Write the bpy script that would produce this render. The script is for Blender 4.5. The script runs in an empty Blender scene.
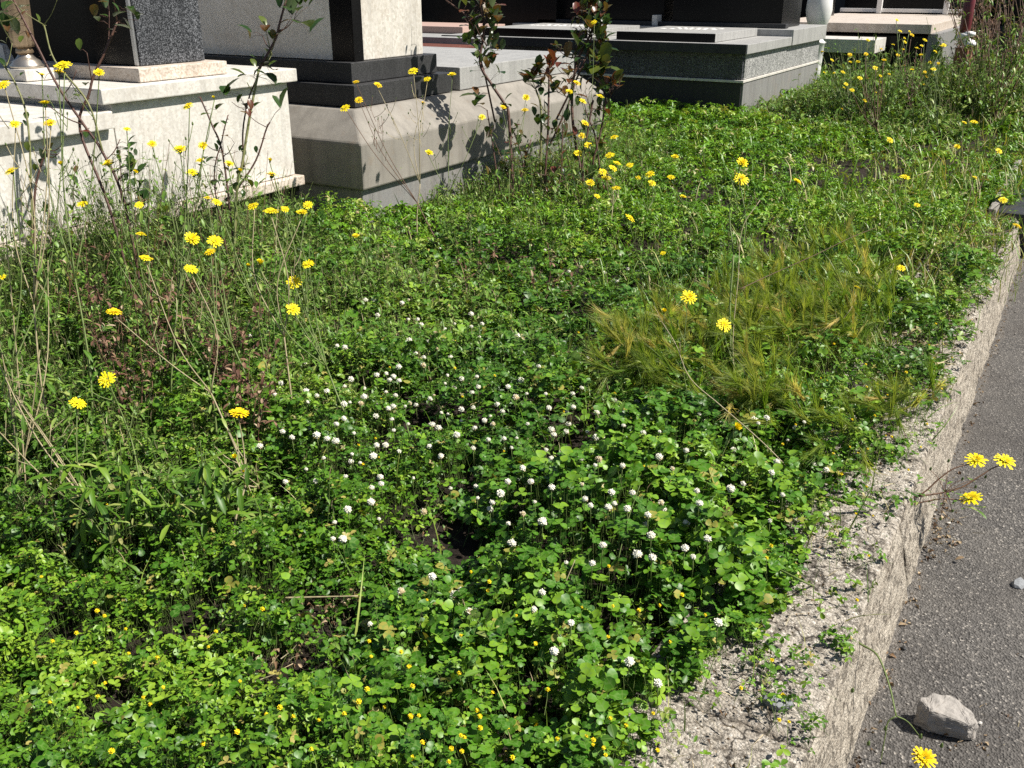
import bpy, bmesh, math, random
import numpy as np
from mathutils import Vector, Matrix, noise as mnoise

rng = np.random.default_rng(7)
random.seed(7)
scene = bpy.context.scene
COL = scene.collection

# ------------------------------------------------------------------ camera, world, sun, exposure
F, H = 950.0, 1.45
PITCH, YAW = math.atan(404 / 950.0), math.radians(30.3)
FWD = np.array([-math.sin(YAW) * math.cos(PITCH), math.cos(YAW) * math.cos(PITCH), -math.sin(PITCH)])
RIGHT = np.array([math.cos(YAW), math.sin(YAW), 0.0])
UP = np.cross(RIGHT, FWD)
CAMPOS = np.array([0.0, 0.0, H])
cam = bpy.data.cameras.new("camera")
cam.sensor_width = 36.0
cam.lens = F / 1024 * 36.0
cam.clip_start, cam.clip_end = 0.05, 2000
camo = bpy.data.objects.new("camera", cam)
COL.objects.link(camo)
camo.matrix_world = Matrix(((RIGHT[0], UP[0], -FWD[0], 0), (RIGHT[1], UP[1], -FWD[1], 0), (RIGHT[2], UP[2], -FWD[2], H), (0, 0, 0, 1)))
scene.camera = camo

SUN_EL, SUN_AZ = math.radians(52), math.radians(22)      # azimuth from +x towards +y
SUN = np.array([math.cos(SUN_AZ) * math.cos(SUN_EL), math.sin(SUN_AZ) * math.cos(SUN_EL), math.sin(SUN_EL)])
world = bpy.data.worlds.new("World")
scene.world = world
world.use_nodes = True
wn = world.node_tree
sky = wn.nodes.new("ShaderNodeTexSky")
sky.sky_type = 'NISHITA'
sky.sun_disc = False
sky.sun_elevation = SUN_EL
sky.sun_rotation = math.pi / 2 - SUN_AZ
wn.links.new(sky.outputs[0], wn.nodes["Background"].inputs[0])
wn.nodes["Background"].inputs[1].default_value = 0.05
sl = bpy.data.lights.new("sun", 'SUN')
sl.energy, sl.angle, sl.color = 5.0, math.radians(0.5), (1.0, 0.95, 0.87)
so = bpy.data.objects.new("sun", sl)
COL.objects.link(so)
so.rotation_euler = Vector(SUN).to_track_quat('Z', 'Y').to_euler()
vs = scene.view_settings
vs.view_transform, vs.look, vs.gamma, vs.exposure, vs.use_curve_mapping = 'Standard', 'None', 1.0, 0.72, False
cy = scene.cycles
cy.max_bounces, cy.diffuse_bounces, cy.glossy_bounces, cy.transmission_bounces = 5, 2, 2, 3
cy.use_denoising = False
cy.sample_clamp_indirect = 4.0

# ------------------------------------------------------------------ pixel <-> place helpers (layout only)
def ray(x, y): return FWD + RIGHT * (x - 512) / F - UP * (y - 384) / F
def at(x, y, z=0.0):
    r = ray(x, y); return CAMPOS + r * ((z - H) / r[2])
def atx(x, y, X):
    r = ray(x, y); return CAMPOS + r * (X / r[0])
def aty(x, y, Y):
    r = ray(x, y); return CAMPOS + r * (Y / r[1])
def ptd(x, y, d): return CAMPOS + ray(x, y) * d
def depth(p): return float((np.asarray(p) - CAMPOS) @ FWD)
def proj(P):
    D = np.asarray(P) - CAMPOS
    z = np.maximum(D @ FWD, 1e-3)
    return 512 + F * (D @ RIGHT) / z, 384 - F * (D @ UP) / z, D @ FWD

# ------------------------------------------------------------------ object helpers
def put(o, parent=None):
    COL.objects.link(o)
    if parent is not None: o.parent = parent
    return o
def tag(o, label=None, cat=None, group=None, kind=None):
    if label: o["label"] = label
    if cat: o["category"] = cat
    if group: o["group"] = group
    if kind: o["kind"] = kind
    return o
def thing(name, loc, label, cat, group=None):
    o = bpy.data.objects.new(name, None)
    o.empty_display_size = 0.05
    o.location = Vector([float(c) for c in loc])
    put(o)
    return tag(o, label, cat, group)

class MB:
    """collects shapes for one mesh, in world coordinates"""
    def __init__(s): s.v, s.f, s.m = [], [], []
    def add(s, vs_, fs_, m=0):
        b = len(s.v)
        s.v += [tuple(map(float, p)) for p in vs_]
        s.f += [tuple(i + b for i in f) for f in fs_]
        s.m += [m] * len(fs_)
    def tube(s, pts, rads, n=5, m=0):
        pts = [np.asarray(p, float) for p in pts]
        b = len(s.v); k = len(pts)
        ref = np.array([0.31, 0.87, 0.38])
        for i, p in enumerate(pts):
            t = pts[min(i + 1, k - 1)] - pts[max(i - 1, 0)]
            t = t / (np.linalg.norm(t) + 1e-9)
            a = np.cross(t, ref); a /= np.linalg.norm(a) + 1e-9
            c = np.cross(t, a)
            for j in range(n):
                w = 2 * math.pi * j / n
                s.v.append(tuple(p + rads[i] * (math.cos(w) * a + math.sin(w) * c)))
        for i in range(k - 1):
            for j in range(n):
                s.f.append((b + i * n + j, b + i * n + (j + 1) % n, b + (i + 1) * n + (j + 1) % n, b + (i + 1) * n + j)); s.m.append(m)
        s.f.append(tuple(b + j for j in range(n))[::-1]); s.m.append(m)
        s.f.append(tuple(b + (k - 1) * n + j for j in range(n))); s.m.append(m)
    def build(s, name, mats, parent=None, origin=None, smooth=True):
        me = bpy.data.meshes.new(name)
        o0 = np.zeros(3)
        if parent is not None: o0 = np.array(parent.location)
        if parent is not None and parent.parent is not None: o0 = o0 + np.array(parent.parent.location)
        if origin is not None: o0 = np.asarray(origin, float)
        me.from_pydata([tuple(np.asarray(p) - o0) for p in s.v], [], s.f)
        for m in (mats if isinstance(mats, (list, tuple)) else [mats]): me.materials.append(m)
        me.polygons.foreach_set("material_index", s.m)
        me.polygons.foreach_set("use_smooth", [smooth] * len(s.f))
        me.update()
        o = bpy.data.objects.new(name, me)
        if origin is not None and parent is None: o.location = Vector(o0)
        return put(o, parent)

def box_mesh(name, lo, hi, mat, parent=None, bev=0.006, taper=None, jit=0.0):
    """a bevelled block from lo to hi; taper = inset of the top (x, y)"""
    bm = bmesh.new()
    bmesh.ops.create_cube(bm, size=1.0)
    lo, hi = np.array(lo, float), np.array(hi, float)
    c, sz = (lo + hi) / 2, hi - lo
    o0 = np.array(parent.location) if parent is not None else np.array([c[0], c[1], lo[2]])
    for v in bm.verts:
        p = c + np.array(v.co) * sz
        if taper and v.co.z > 0:
            p[0] -= np.sign(v.co.x) * taper[0]; p[1] -= np.sign(v.co.y) * taper[1]
        v.co = Vector(p - o0)
    if bev > 0:
        bmesh.ops.bevel(bm, geom=list(bm.edges), offset=bev, segments=2, affect='EDGES', profile=0.6)
    me = bpy.data.meshes.new(name)
    bm.to_mesh(me); bm.free()
    me.materials.append(mat)
    o = bpy.data.objects.new(name, me)
    if parent is None: o.location = Vector(o0)
    return put(o, parent)

def lathe(mb, base, prof, n=20, m=0):
    base = np.asarray(base, float)
    vs_, fs_ = [], []
    for r, z in prof:
        for j in range(n):
            w = 2 * math.pi * j / n
            vs_.append(base + [r * math.cos(w), r * math.sin(w), z])
    for i in range(len(prof) - 1):
        for j in range(n):
            fs_.append((i * n + j, i * n + (j + 1) % n, (i + 1) * n + (j + 1) % n, (i + 1) * n + j))
    fs_.append(tuple(range(n))[::-1]); fs_.append(tuple((len(prof) - 1) * n + j for j in range(n)))
    mb.add(vs_, fs_, m)

def crom(P, k=5):
    """smooth curve through points"""
    P = [np.asarray(p, float) for p in P]
    if len(P) < 3:
        return [P[0] + (P[-1] - P[0]) * t for t in np.linspace(0, 1, k + 1)]
    Q = [2 * P[0] - P[1]] + P + [2 * P[-1] - P[-2]]
    out = []
    for i in range(1, len(Q) - 2):
        for t in np.linspace(0, 1, k, endpoint=False):
            a, b, c, d = Q[i - 1], Q[i], Q[i + 1], Q[i + 2]
            out.append(0.5 * (2 * b + (c - a) * t + (2 * a - 5 * b + 4 * c - d) * t * t + (3 * b - a - 3 * c + d) * t ** 3))
    out.append(P[-1])
    return out

# ------------------------------------------------------------------ materials
class Mat:
    def __init__(s, name, rough=0.6, spec=0.4):
        s.m = bpy.data.materials.new(name); s.m.use_nodes = True
        s.t = s.m.node_tree; s.N = s.t.nodes; s.L = s.t.links
        s.b = s.N["Principled BSDF"]
        s.b.inputs["Roughness"].default_value = rough
        s.b.inputs["Specular IOR Level"].default_value = spec
        s._c = None
    def node(s, t, **kw):
        n = s.N.new(t)
        for k, v in kw.items():
            if k in n.inputs: n.inputs[k].default_value = v
            else: setattr(n, k, v)
        return n
    def co(s):
        if s._c is None: s._c = s.node("ShaderNodeTexCoord").outputs["Object"]
        return s._c
    def noise(s, scale, detail=4, rough=0.55, vec=None):
        n = s.node("ShaderNodeTexNoise", Scale=scale, Detail=detail, Roughness=rough)
        s.L.new(vec if vec is not None else s.co(), n.inputs["Vector"]); return n.outputs["Fac"]
    def voro(s, scale, out="Distance", feature='F1', vec=None):
        n = s.node("ShaderNodeTexVoronoi", Scale=scale); n.feature = feature
        s.L.new(vec if vec is not None else s.co(), n.inputs["Vector"]); return n.outputs[out]
    def ramp(s, fac, stops, interp='LINEAR'):
        n = s.node("ShaderNodeValToRGB"); r = n.color_ramp; r.interpolation = interp
        while len(r.elements) < len(stops): r.elements.new(0.5)
        for e, (p, c) in zip(r.elements, stops):
            e.position = p; e.color = (*c, 1) if len(c) == 3 else c
        s.L.new(fac, n.inputs["Fac"]); return n.outputs["Color"]
    def mix(s, fac, a, b, mode='MIX'):
        n = s.node("ShaderNodeMix"); n.data_type = 'RGBA'; n.blend_type = mode
        for sock, v in ((n.inputs[0], fac), (n.inputs[6], a), (n.inputs[7], b)):
            if isinstance(v, (int, float)): sock.default_value = v
            elif isinstance(v, tuple): sock.default_value = (*v, 1)
            else: s.L.new(v, sock)
        return n.outputs[2]
    def math(s, op, a, b=0.0):
        n = s.node("ShaderNodeMath"); n.operation = op
        for i, v in enumerate((a, b)):
            if isinstance(v, (int, float)): n.inputs[i].default_value = v
            else: s.L.new(v, n.inputs[i])
        return n.outputs[0]
    def ramp_v(s, v, a, b):
        n = s.node("ShaderNodeMapRange"); n.inputs[1].default_value = a; n.inputs[2].default_value = b; s.L.new(v, n.inputs[0]); return n.outputs[0]
    def base(s, c):
        if isinstance(c, tuple): s.b.inputs["Base Color"].default_value = (*c, 1)
        else: s.L.new(c, s.b.inputs["Base Color"])
        return s
    def rough(s, c): s.L.new(c, s.b.inputs["Roughness"]); return s
    def bump(s, h, strength=0.4, dist=0.004):
        n = s.node("ShaderNodeBump", Strength=strength, Distance=dist)
        s.L.new(h, n.inputs["Height"]); s.L.new(n.outputs[0], s.b.inputs["Normal"]); return s

def granite(name, dark, mid, light, scale=260, rough=0.35, stain=0.0, spec=0.4, streak=0.45):
    m = Mat(name, rough, spec)
    g = m.voro(scale, "Color")
    sep = m.node("ShaderNodeSeparateColor"); m.L.new(g, sep.inputs[0])
    c = m.ramp(sep.outputs[0], [(0, dark), (0.45, mid), (1, light)])
    c = m.mix(m.ramp(m.noise(3.0, 5), [(0.35, (0, 0, 0)), (0.75, (0.5, 0.5, 0.5))]), c, tuple(x * 0.75 for x in mid))
    if stain:
        c = m.mix(m.ramp(m.noise(5.0, 6, 0.7), [(0.5, (0, 0, 0)), (0.8, (stain,) * 3)]), c, (0.34, 0.22, 0.12))
    mp = m.node("ShaderNodeMapping"); mp.inputs["Scale"].default_value = (1.0, 1.0, 0.06); m.L.new(m.co(), mp.inputs["Vector"])
    c = m.mix(m.ramp(m.noise(14, 6, 0.7, mp.outputs[0]), [(0.46, (0, 0, 0)), (0.70, (streak,) * 3)]), c, tuple(x * 0.45 for x in mid))
    m.base(c); m.bump(m.noise(scale, 2), 0.12, 0.001)
    return m.m

M = {}
M['marble_white'] = granite("white_marble", (0.54, 0.51, 0.46), (0.63, 0.60, 0.545), (0.70, 0.67, 0.62), 90, 0.5, 0.25)
M['marble_pale'] = granite("pale_marble", (0.50, 0.465, 0.40), (0.60, 0.565, 0.50), (0.67, 0.635, 0.57), 60, 0.5, 0.3)
M['marble_lightened'] = granite("lightened_marble", (0.72, 0.67, 0.58), (0.80, 0.755, 0.67), (0.86, 0.82, 0.75), 60, 0.5, 0.2, streak=0.2)  # pale marble raised in tone to offset the shade on the headstone front
M['marble_plinth'] = granite("beige_marble", (0.40, 0.33, 0.26), (0.58, 0.50, 0.42), (0.70, 0.62, 0.54), 110, 0.5, 0.5)
M['granite_speck'] = granite("speckled_granite", (0.008, 0.009, 0.010), (0.028, 0.030, 0.034), (0.26, 0.27, 0.29), 230, 0.4, spec=0.3)
M['granite_speck_lit'] = granite("lit_speckled_granite", (0.06, 0.06, 0.06), (0.26, 0.26, 0.255), (0.60, 0.59, 0.57), 85, 0.45)  # sunlit copy of the speckled granite
M['granite_black'] = granite("black_granite", (0.003, 0.003, 0.0035), (0.005, 0.005, 0.0055), (0.012, 0.012, 0.013), 300, 0.25, spec=0.18)
M['granite_dark'] = granite("dark_grey_granite", (0.020, 0.020, 0.021), (0.036, 0.036, 0.037), (0.07, 0.07, 0.07), 300, 0.5, spec=0.25)
M['granite_grey'] = granite("grey_granite", (0.26, 0.26, 0.25), (0.36, 0.355, 0.34), (0.45, 0.445, 0.42), 220, 0.5)
M['granite_wall'] = granite("weathered_grey_stone", (0.16, 0.16, 0.155), (0.23, 0.225, 0.22), (0.30, 0.295, 0.28), 220, 0.6, 0.15)

def concrete(name, a, b, c3, sc=1.0, fine=170):
    m = Mat(name, 0.85, 0.25)
    n1 = m.noise(4 * sc, 6, 0.65); n2 = m.noise(fine, 3, 0.7)
    c = m.ramp(n1, [(0.3, a), (0.55, b), (0.8, c3)])
    c = m.mix(0.35, c, m.ramp(n2, [(0.3, tuple(x * 0.55 for x in b)), (0.6, b), (0.8, c3)]))
    c = m.mix(m.ramp(m.noise(9 * sc, 7, 0.75), [(0.56, (0, 0, 0)), (0.72, (0.45,) * 3)]), c, (0.20, 0.14, 0.085))
    mp = m.node("ShaderNodeMapping"); mp.inputs["Scale"].default_value = (1.0, 1.0, 0.07); m.L.new(m.co(), mp.inputs["Vector"])
    c = m.mix(m.ramp(m.noise(12, 6, 0.7, mp.outputs[0]), [(0.46, (0, 0, 0)), (0.68, (0.5,) * 3)]), c, tuple(x * 0.5 for x in b))
    m.base(c); m.bump(n2, 0.3, 0.004)
    return m.m
M['concrete_grave'] = concrete("weathered_concrete", (0.195, 0.18, 0.157), (0.265, 0.245, 0.213), (0.35, 0.325, 0.285))

def kerb_mat():
    m = Mat("rough_kerb_concrete", 0.9, 0.2)
    cells = m.voro(150, "Color"); dist = m.voro(150, "Distance")
    sep = m.node("ShaderNodeSeparateColor"); m.L.new(cells, sep.inputs[0])
    agg = m.ramp(sep.outputs[0], [(0, (0.14, 0.115, 0.09)), (0.2, (0.36, 0.32, 0.265)), (0.7, (0.51, 0.46, 0.39)), (1, (0.76, 0.71, 0.63))])
    mort = m.ramp(m.noise(40, 6, 0.7), [(0.3, (0.29, 0.255, 0.205)), (0.7, (0.55, 0.495, 0.415))])
    c = m.mix(m.ramp(m.noise(26, 5, 0.7), [(0.38, (0.25,) * 3), (0.6, (0.9,) * 3)]), mort, agg)
    c = m.mix(m.ramp(m.noise(7, 7, 0.75), [(0.52, (0, 0, 0)), (0.70, (0.75,) * 3)]), c, (0.19, 0.155, 0.12))
    mp = m.node("ShaderNodeMapping"); mp.inputs["Scale"].default_value = (1.0, 0.10, 1.0); m.L.new(m.co(), mp.inputs["Vector"])
    geo = m.node("ShaderNodeNewGeometry"); sx = m.node("ShaderNodeSeparateXYZ"); m.L.new(geo.outputs["Normal"], sx.inputs[0])
    side = m.ramp(sx.outputs[2], [(0.45, (1, 1, 1)), (0.75, (0, 0, 0))])
    streak = m.ramp(m.noise(75, 5, 0.7, mp.outputs[0]), [(0.35, (0.19, 0.155, 0.115)), (0.55, (0.46, 0.41, 0.33)), (0.75, (0.64, 0.58, 0.49))])
    wv = m.node("ShaderNodeVectorMath"); wv.operation = 'ADD'; m.L.new(m.co(), wv.inputs[0])
    nz = m.node("ShaderNodeTexNoise", Scale=9.0, Detail=6.0); m.L.new(m.co(), nz.inputs["Vector"])
    wm = m.node("ShaderNodeVectorMath"); wm.operation = 'SCALE'; wm.inputs["Scale"].default_value = 0.16; m.L.new(nz.outputs["Color"], wm.inputs[0]); m.L.new(wm.outputs[0], wv.inputs[1])
    crack = m.ramp(m.voro(3.4, feature='DISTANCE_TO_EDGE', vec=wv.outputs[0]), [(0.0, (1, 1, 1)), (0.016, (0, 0, 0))])
    c = m.mix(crack, c, (0.035, 0.028, 0.022))
    bw = m.node("ShaderNodeRGBToBW"); m.L.new(side, bw.inputs[0])
    c = m.mix(m.math('MULTIPLY', bw.outputs[0], 0.65), c, streak)
    m.base(c)
    pit = m.ramp(m.noise(34, 8, 0.8), [(0.40, (0, 0, 0)), (0.47, (1, 1, 1))])
    pw_ = m.node('ShaderNodeRGBToBW'); m.L.new(pit, pw_.inputs[0])
    c = m.mix(pit, m.mix(0.7, c, (0.09, 0.075, 0.06)), c); m.base(c)
    h = m.math('ADD', m.math('ADD', m.math('MULTIPLY', dist, -0.7), m.math('MULTIPLY', pw_.outputs[0], 0.5)), m.math('MULTIPLY', m.noise(60, 6, 0.75), 1.6))
    m.bump(h, 0.9, 0.008)
    return m.m
M['kerb'] = kerb_mat()

def asphalt_mat():
    m = Mat("worn_asphalt", 0.85, 0.3)
    cells = m.voro(165, "Color"); sep = m.node("ShaderNodeSeparateColor"); m.L.new(cells, sep.inputs[0])
    c = m.ramp(sep.outputs[1], [(0, (0.046, 0.043, 0.040)), (0.6, (0.098, 0.092, 0.085)), (0.92, (0.15, 0.14, 0.128)), (1, (0.36, 0.33, 0.29))])
    c = m.mix(m.ramp(m.noise(5, 6, 0.65), [(0.40, (0, 0, 0)), (0.75, (0.65,) * 3)]), c, (0.125, 0.115, 0.102))
    c = m.mix(m.ramp(m.noise(1.7, 3, 0.6), [(0.45, (0, 0, 0)), (0.7, (0.55,) * 3)]), c, (0.058, 0.051, 0.045))
    sx = m.node("ShaderNodeSeparateXYZ"); m.L.new(m.co(), sx.inputs[0])                # dust gathered along the broken edge and the kerb foot
    for x0_, w_, k_ in ((0.215, 0.06, 0.8), (-0.165, 0.025, 0.35)):
        dd_ = m.math('ABSOLUTE', m.math('SUBTRACT', sx.outputs[0], m.math('ADD', x0_ - .05, m.math('MULTIPLY', m.noise(6, 5), 0.10))))
        band = m.math('SUBTRACT', 1.0, m.math('DIVIDE', dd_, w_)); band.node.use_clamp = True
        c = m.mix(m.math('MULTIPLY', m.math('MULTIPLY', band, k_), m.ramp_v(m.noise(38, 6, 0.7), 0.38, 0.62)), c, (0.27, 0.235, 0.195))
    m.base(c); m.bump(m.math('ADD', m.voro(165), m.noise(90, 5)), 0.9, 0.006)
    return m.m
M['asphalt'] = asphalt_mat()

def soil_mat():
    m = Mat("dark_soil", 0.95, 0.15)
    c = m.ramp(m.noise(30, 8, 0.75), [(0.3, (0.012, 0.009, 0.007)), (0.55, (0.034, 0.026, 0.020)), (0.8, (0.085, 0.066, 0.05))])
    m.base(c); m.bump(m.noise(90, 8, 0.8), 1.0, 0.01)
    return m.m
M['soil'] = soil_mat()

def leaf_mat(name, stops, rough=0.42, trans=0.17, mid=(0.16, 0.24, 0.06), chev=None, spec=0.32, tcol=(1.5, 1.25, 0.4)):
    m = Mat(name, rough, spec)
    tn = m.node("ShaderNodeAttribute", attribute_name="tint")
    uv = m.node("ShaderNodeAttribute", attribute_name="luv")
    sx = m.node("ShaderNodeSeparateXYZ"); m.L.new(uv.outputs["Vector"], sx.inputs[0])
    c = m.ramp(tn.outputs["Fac"], stops)
    au = m.math('ABSOLUTE', sx.outputs[0])
    if mid: c = m.mix(m.ramp(au, [(0.0, (0.55,) * 3), (0.16, (0, 0, 0))]), c, mid)
    if chev:
        k = m.math('ABSOLUTE', m.math('SUBTRACT', m.math('ADD', sx.outputs[1], m.math('MULTIPLY', au, 0.25)), 0.55))
        c = m.mix(m.ramp(k, [(0.03, (0.5,) * 3), (0.14, (0, 0, 0))]), c, chev)
    geo = m.node("ShaderNodeNewGeometry")
    c2 = m.mix(geo.outputs["Backfacing"], c, m.mix(0.35, c, (0.16, 0.20, 0.12)))
    m.base(c2)
    tr = m.node("ShaderNodeBsdfTranslucent")
    m.L.new(m.mix(1.0, c, tcol, 'MULTIPLY'), tr.inputs["Color"])
    mx = m.node("ShaderNodeMixShader"); mx.inputs[0].default_value = trans
    m.L.new(m.b.outputs[0], mx.inputs[1]); m.L.new(tr.outputs[0], mx.inputs[2])
    m.L.new(mx.outputs[0], m.N["Material Output"].inputs["Surface"])
    return m.m
M['clover'] = leaf_mat("clover_leaf", [(0, (0.022, 0.085, 0.006)), (0.6, (0.065, 0.185, 0.010)), (0.93, (0.18, 0.33, 0.022)), (1, (0.28, 0.26, 0.05))], chev=(0.13, 0.24, 0.05))
M['medick'] = leaf_mat("medick_leaf", [(0, (0.030, 0.095, 0.005)), (0.6, (0.100, 0.225, 0.012)), (0.95, (0.23, 0.36, 0.028)), (1, (0.34, 0.29, 0.08))])
M['small'] = leaf_mat("ground_leaf", [(0, (0.026, 0.080, 0.006)), (0.6, (0.085, 0.185, 0.013)), (0.9, (0.20, 0.30, 0.035)), (1, (0.36, 0.31, 0.15))])
M['lawn'] = leaf_mat("lawn_leaf", [(0, (0.045, 0.130, 0.006)), (0.6, (0.125, 0.285, 0.009)), (0.9, (0.26, 0.42, 0.028)), (1, (0.42, 0.38, 0.18))])
M['grass'] = leaf_mat("grass_blade", [(0, (0.07, 0.16, 0.012)), (0.55, (0.16, 0.28, 0.025)), (0.8, (0.32, 0.36, 0.08)), (1, (0.60, 0.52, 0.30))], mid=None)
M['barley'] = leaf_mat("barley_awn", [(0, (0.15, 0.26, 0.025)), (0.6, (0.30, 0.37, 0.065)), (1, (0.62, 0.52, 0.20))], mid=None, trans=0.55, tcol=(1.15, 1.1, 0.6))
M['straw'] = leaf_mat("dry_straw", [(0, (0.24, 0.17, 0.09)), (0.5, (0.42, 0.33, 0.19)), (1, (0.60, 0.50, 0.32))], mid=None, trans=0.15, tcol=(1, 1, 1), rough=0.7)
M['litter'] = leaf_mat("dead_leaf_bits", [(0, (0.07, 0.04, 0.022)), (0.5, (0.20, 0.12, 0.06)), (1, (0.46, 0.36, 0.23))], mid=None, trans=0.1, tcol=(1, 1, 1), rough=0.8)
M['weedleaf'] = leaf_mat("weed_leaf", [(0, (0.06, 0.14, 0.015)), (0.6, (0.13, 0.245, 0.03)), (1, (0.28, 0.34, 0.09))], mid=(0.24, 0.30, 0.14))
M['roseleaf'] = leaf_mat("rose_leaf", [(0, (0.018, 0.045, 0.012)), (0.5, (0.035, 0.075, 0.015)), (0.75, (0.10, 0.13, 0.02)), (1, (0.13, 0.03, 0.022))], mid=(0.10, 0.13, 0.05), rough=0.3, trans=0.25)
M['deadleaf'] = leaf_mat("withered_leaf", [(0, (0.07, 0.030, 0.020)), (0.5, (0.16, 0.080, 0.050)), (0.85, (0.28, 0.17, 0.105)), (1, (0.46, 0.36, 0.24))], mid=None, trans=0.2, rough=0.7, tcol=(1, 1, 1))

def plain(name, stops, scale=60, rough=0.55, spec=0.35, bump=0.2, metallic=0.0):
    m = Mat(name, rough, spec)
    m.base(m.ramp(m.noise(scale, 4), [(0.3, stops[0]), (0.7, stops[1])]))
    m.b.inputs["Metallic"].default_value = metallic
    if bump: m.bump(m.noise(scale * 2, 4), bump, 0.002)
    return m.m
M['stem'] = plain("green_stem", ((0.09, 0.14, 0.03), (0.17, 0.21, 0.07)))
M['stem_pale'] = plain("pale_dry_stem", ((0.26, 0.22, 0.12), (0.40, 0.34, 0.2)))
M['stem_red'] = plain("reddish_stem", ((0.09, 0.045, 0.028), (0.16, 0.09, 0.05)))
M['cane'] = plain("rose_cane", ((0.045, 0.022, 0.016), (0.12, 0.06, 0.042)), 40)
M['cane_green'] = plain("green_rose_cane", ((0.10, 0.11, 0.03), (0.22, 0.22, 0.09)), 40)
M['petal'] = plain("yellow_petal", ((0.80, 0.62, 0.006), (0.86, 0.73, 0.02)), 40, 0.6, 0.2, 0)
M['petal_deep'] = plain("deep_yellow_petal", ((0.78, 0.52, 0.005), (0.85, 0.64, 0.012)), 40, 0.6, 0.2, 0)
M['disk'] = plain("orange_yellow_florets", ((0.70, 0.44, 0.004), (0.80, 0.58, 0.008)), 300, 0.7, 0.2, 0)
M['trefoil'] = plain("yellow_trefoil_petal", ((0.68, 0.50, 0.006), (0.80, 0.64, 0.02)), 40, 0.6, 0.2, 0)
M['white'] = plain("white_clover_petal", ((0.62, 0.60, 0.47), (0.76, 0.74, 0.63)), 60, 0.6, 0.2, 0)
M['whitebase'] = plain("browning_clover_petal", ((0.40, 0.36, 0.18), (0.50, 0.36, 0.22)), 60, 0.7, 0.2, 0)
M['calyx'] = plain("green_calyx", ((0.07, 0.12, 0.025), (0.13, 0.18, 0.05)), 80)
M['rock'] = concrete("broken_grey_rock", (0.26, 0.24, 0.215), (0.34, 0.315, 0.285), (0.42, 0.395, 0.36), 3.0, 260)
M['bluestone'] = concrete("blue_grey_stone", (0.20, 0.21, 0.22), (0.27, 0.28, 0.29), (0.34, 0.35, 0.35), 3.0, 200)
M['pebble'] = concrete("grit", (0.16, 0.15, 0.135), (0.32, 0.30, 0.27), (0.55, 0.52, 0.47), 8.0, 60)
M['pewter'] = plain("tarnished_metal", ((0.42, 0.37, 0.31), (0.60, 0.55, 0.48)), 12, 0.32, 0.5, 0.1, 0.85)
M['bronze'] = plain("brownish_metal", ((0.22, 0.16, 0.10), (0.36, 0.28, 0.19)), 12, 0.4, 0.5, 0.1, 0.6)
M['steel'] = plain("steel_strip", ((0.45, 0.45, 0.45), (0.6, 0.6, 0.6)), 10, 0.35, 0.5, 0, 0.9)
M['porcelain'] = plain("white_ceramic", ((0.72, 0.71, 0.69), (0.80, 0.79, 0.77)), 10, 0.35, 0.5, 0)
M['terracotta'] = plain("ribbed_terracotta", ((0.20, 0.085, 0.055), (0.33, 0.15, 0.10)), 30, 0.8, 0.2)
M['wine'] = plain("dark_red_glass", ((0.09, 0.012, 0.016), (0.15, 0.02, 0.025)), 20, 0.3, 0.5, 0)
M['redgravel'] = plain("red_lava_gravel", ((0.05, 0.02, 0.016), (0.20, 0.08, 0.06)), 90, 0.95, 0.1, 1.0)
M['pinkstone'] = plain("pink_stone", ((0.36, 0.24, 0.2), (0.46, 0.33, 0.28)), 60, 0.7)
M['letter'] = plain("white_inlay", ((0.62, 0.61, 0.58), (0.72, 0.71, 0.68)), 60, 0.6, 0.3, 0)
M['black'] = M['granite_black']

# ------------------------------------------------------------------ ground, road, kerb
def fb(x, y, z=0.0, o=4): return mnoise.fractal(Vector((x, y, z)), 0.6, 2.1, o)
_lat = np.random.default_rng(3).random((64, 64))
def vn(x, y):                                           # vectorised value noise 0..1
    xi, yi = np.floor(x).astype(int), np.floor(y).astype(int)
    fx, fy = x - xi, y - yi
    fx, fy = fx * fx * (3 - 2 * fx), fy * fy * (3 - 2 * fy)
    g = lambda a, b: _lat[a % 64, b % 64]
    return (g(xi, yi) * (1 - fx) + g(xi + 1, yi) * fx) * (1 - fy) + (g(xi, yi + 1) * (1 - fx) + g(xi + 1, yi + 1) * fx) * fy
def fbm(x, y, s=1.0, o=3, off=0.0):
    r, a, t = 0, 1.0, 0
    for k in range(o):
        r = r + a * vn(x * s + off + 7.3 * k, y * s + off * 1.7 + 3.1 * k); t += a; a *= 0.5; s *= 2.03
    return r / t

def gridmesh(name, X, Y, Z, mat, kind=True):
    ny, nx = X.shape
    v = np.stack([X, Y, Z], -1).reshape(-1, 3)
    i = np.arange(ny * nx).reshape(ny, nx)
    q = np.stack([i[:-1, :-1], i[:-1, 1:], i[1:, 1:], i[1:, :-1]], -1).reshape(-1, 4)
    o = np_mesh(name, v, q, [mat])
    if kind: o["kind"] = "structure"
    return o

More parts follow.
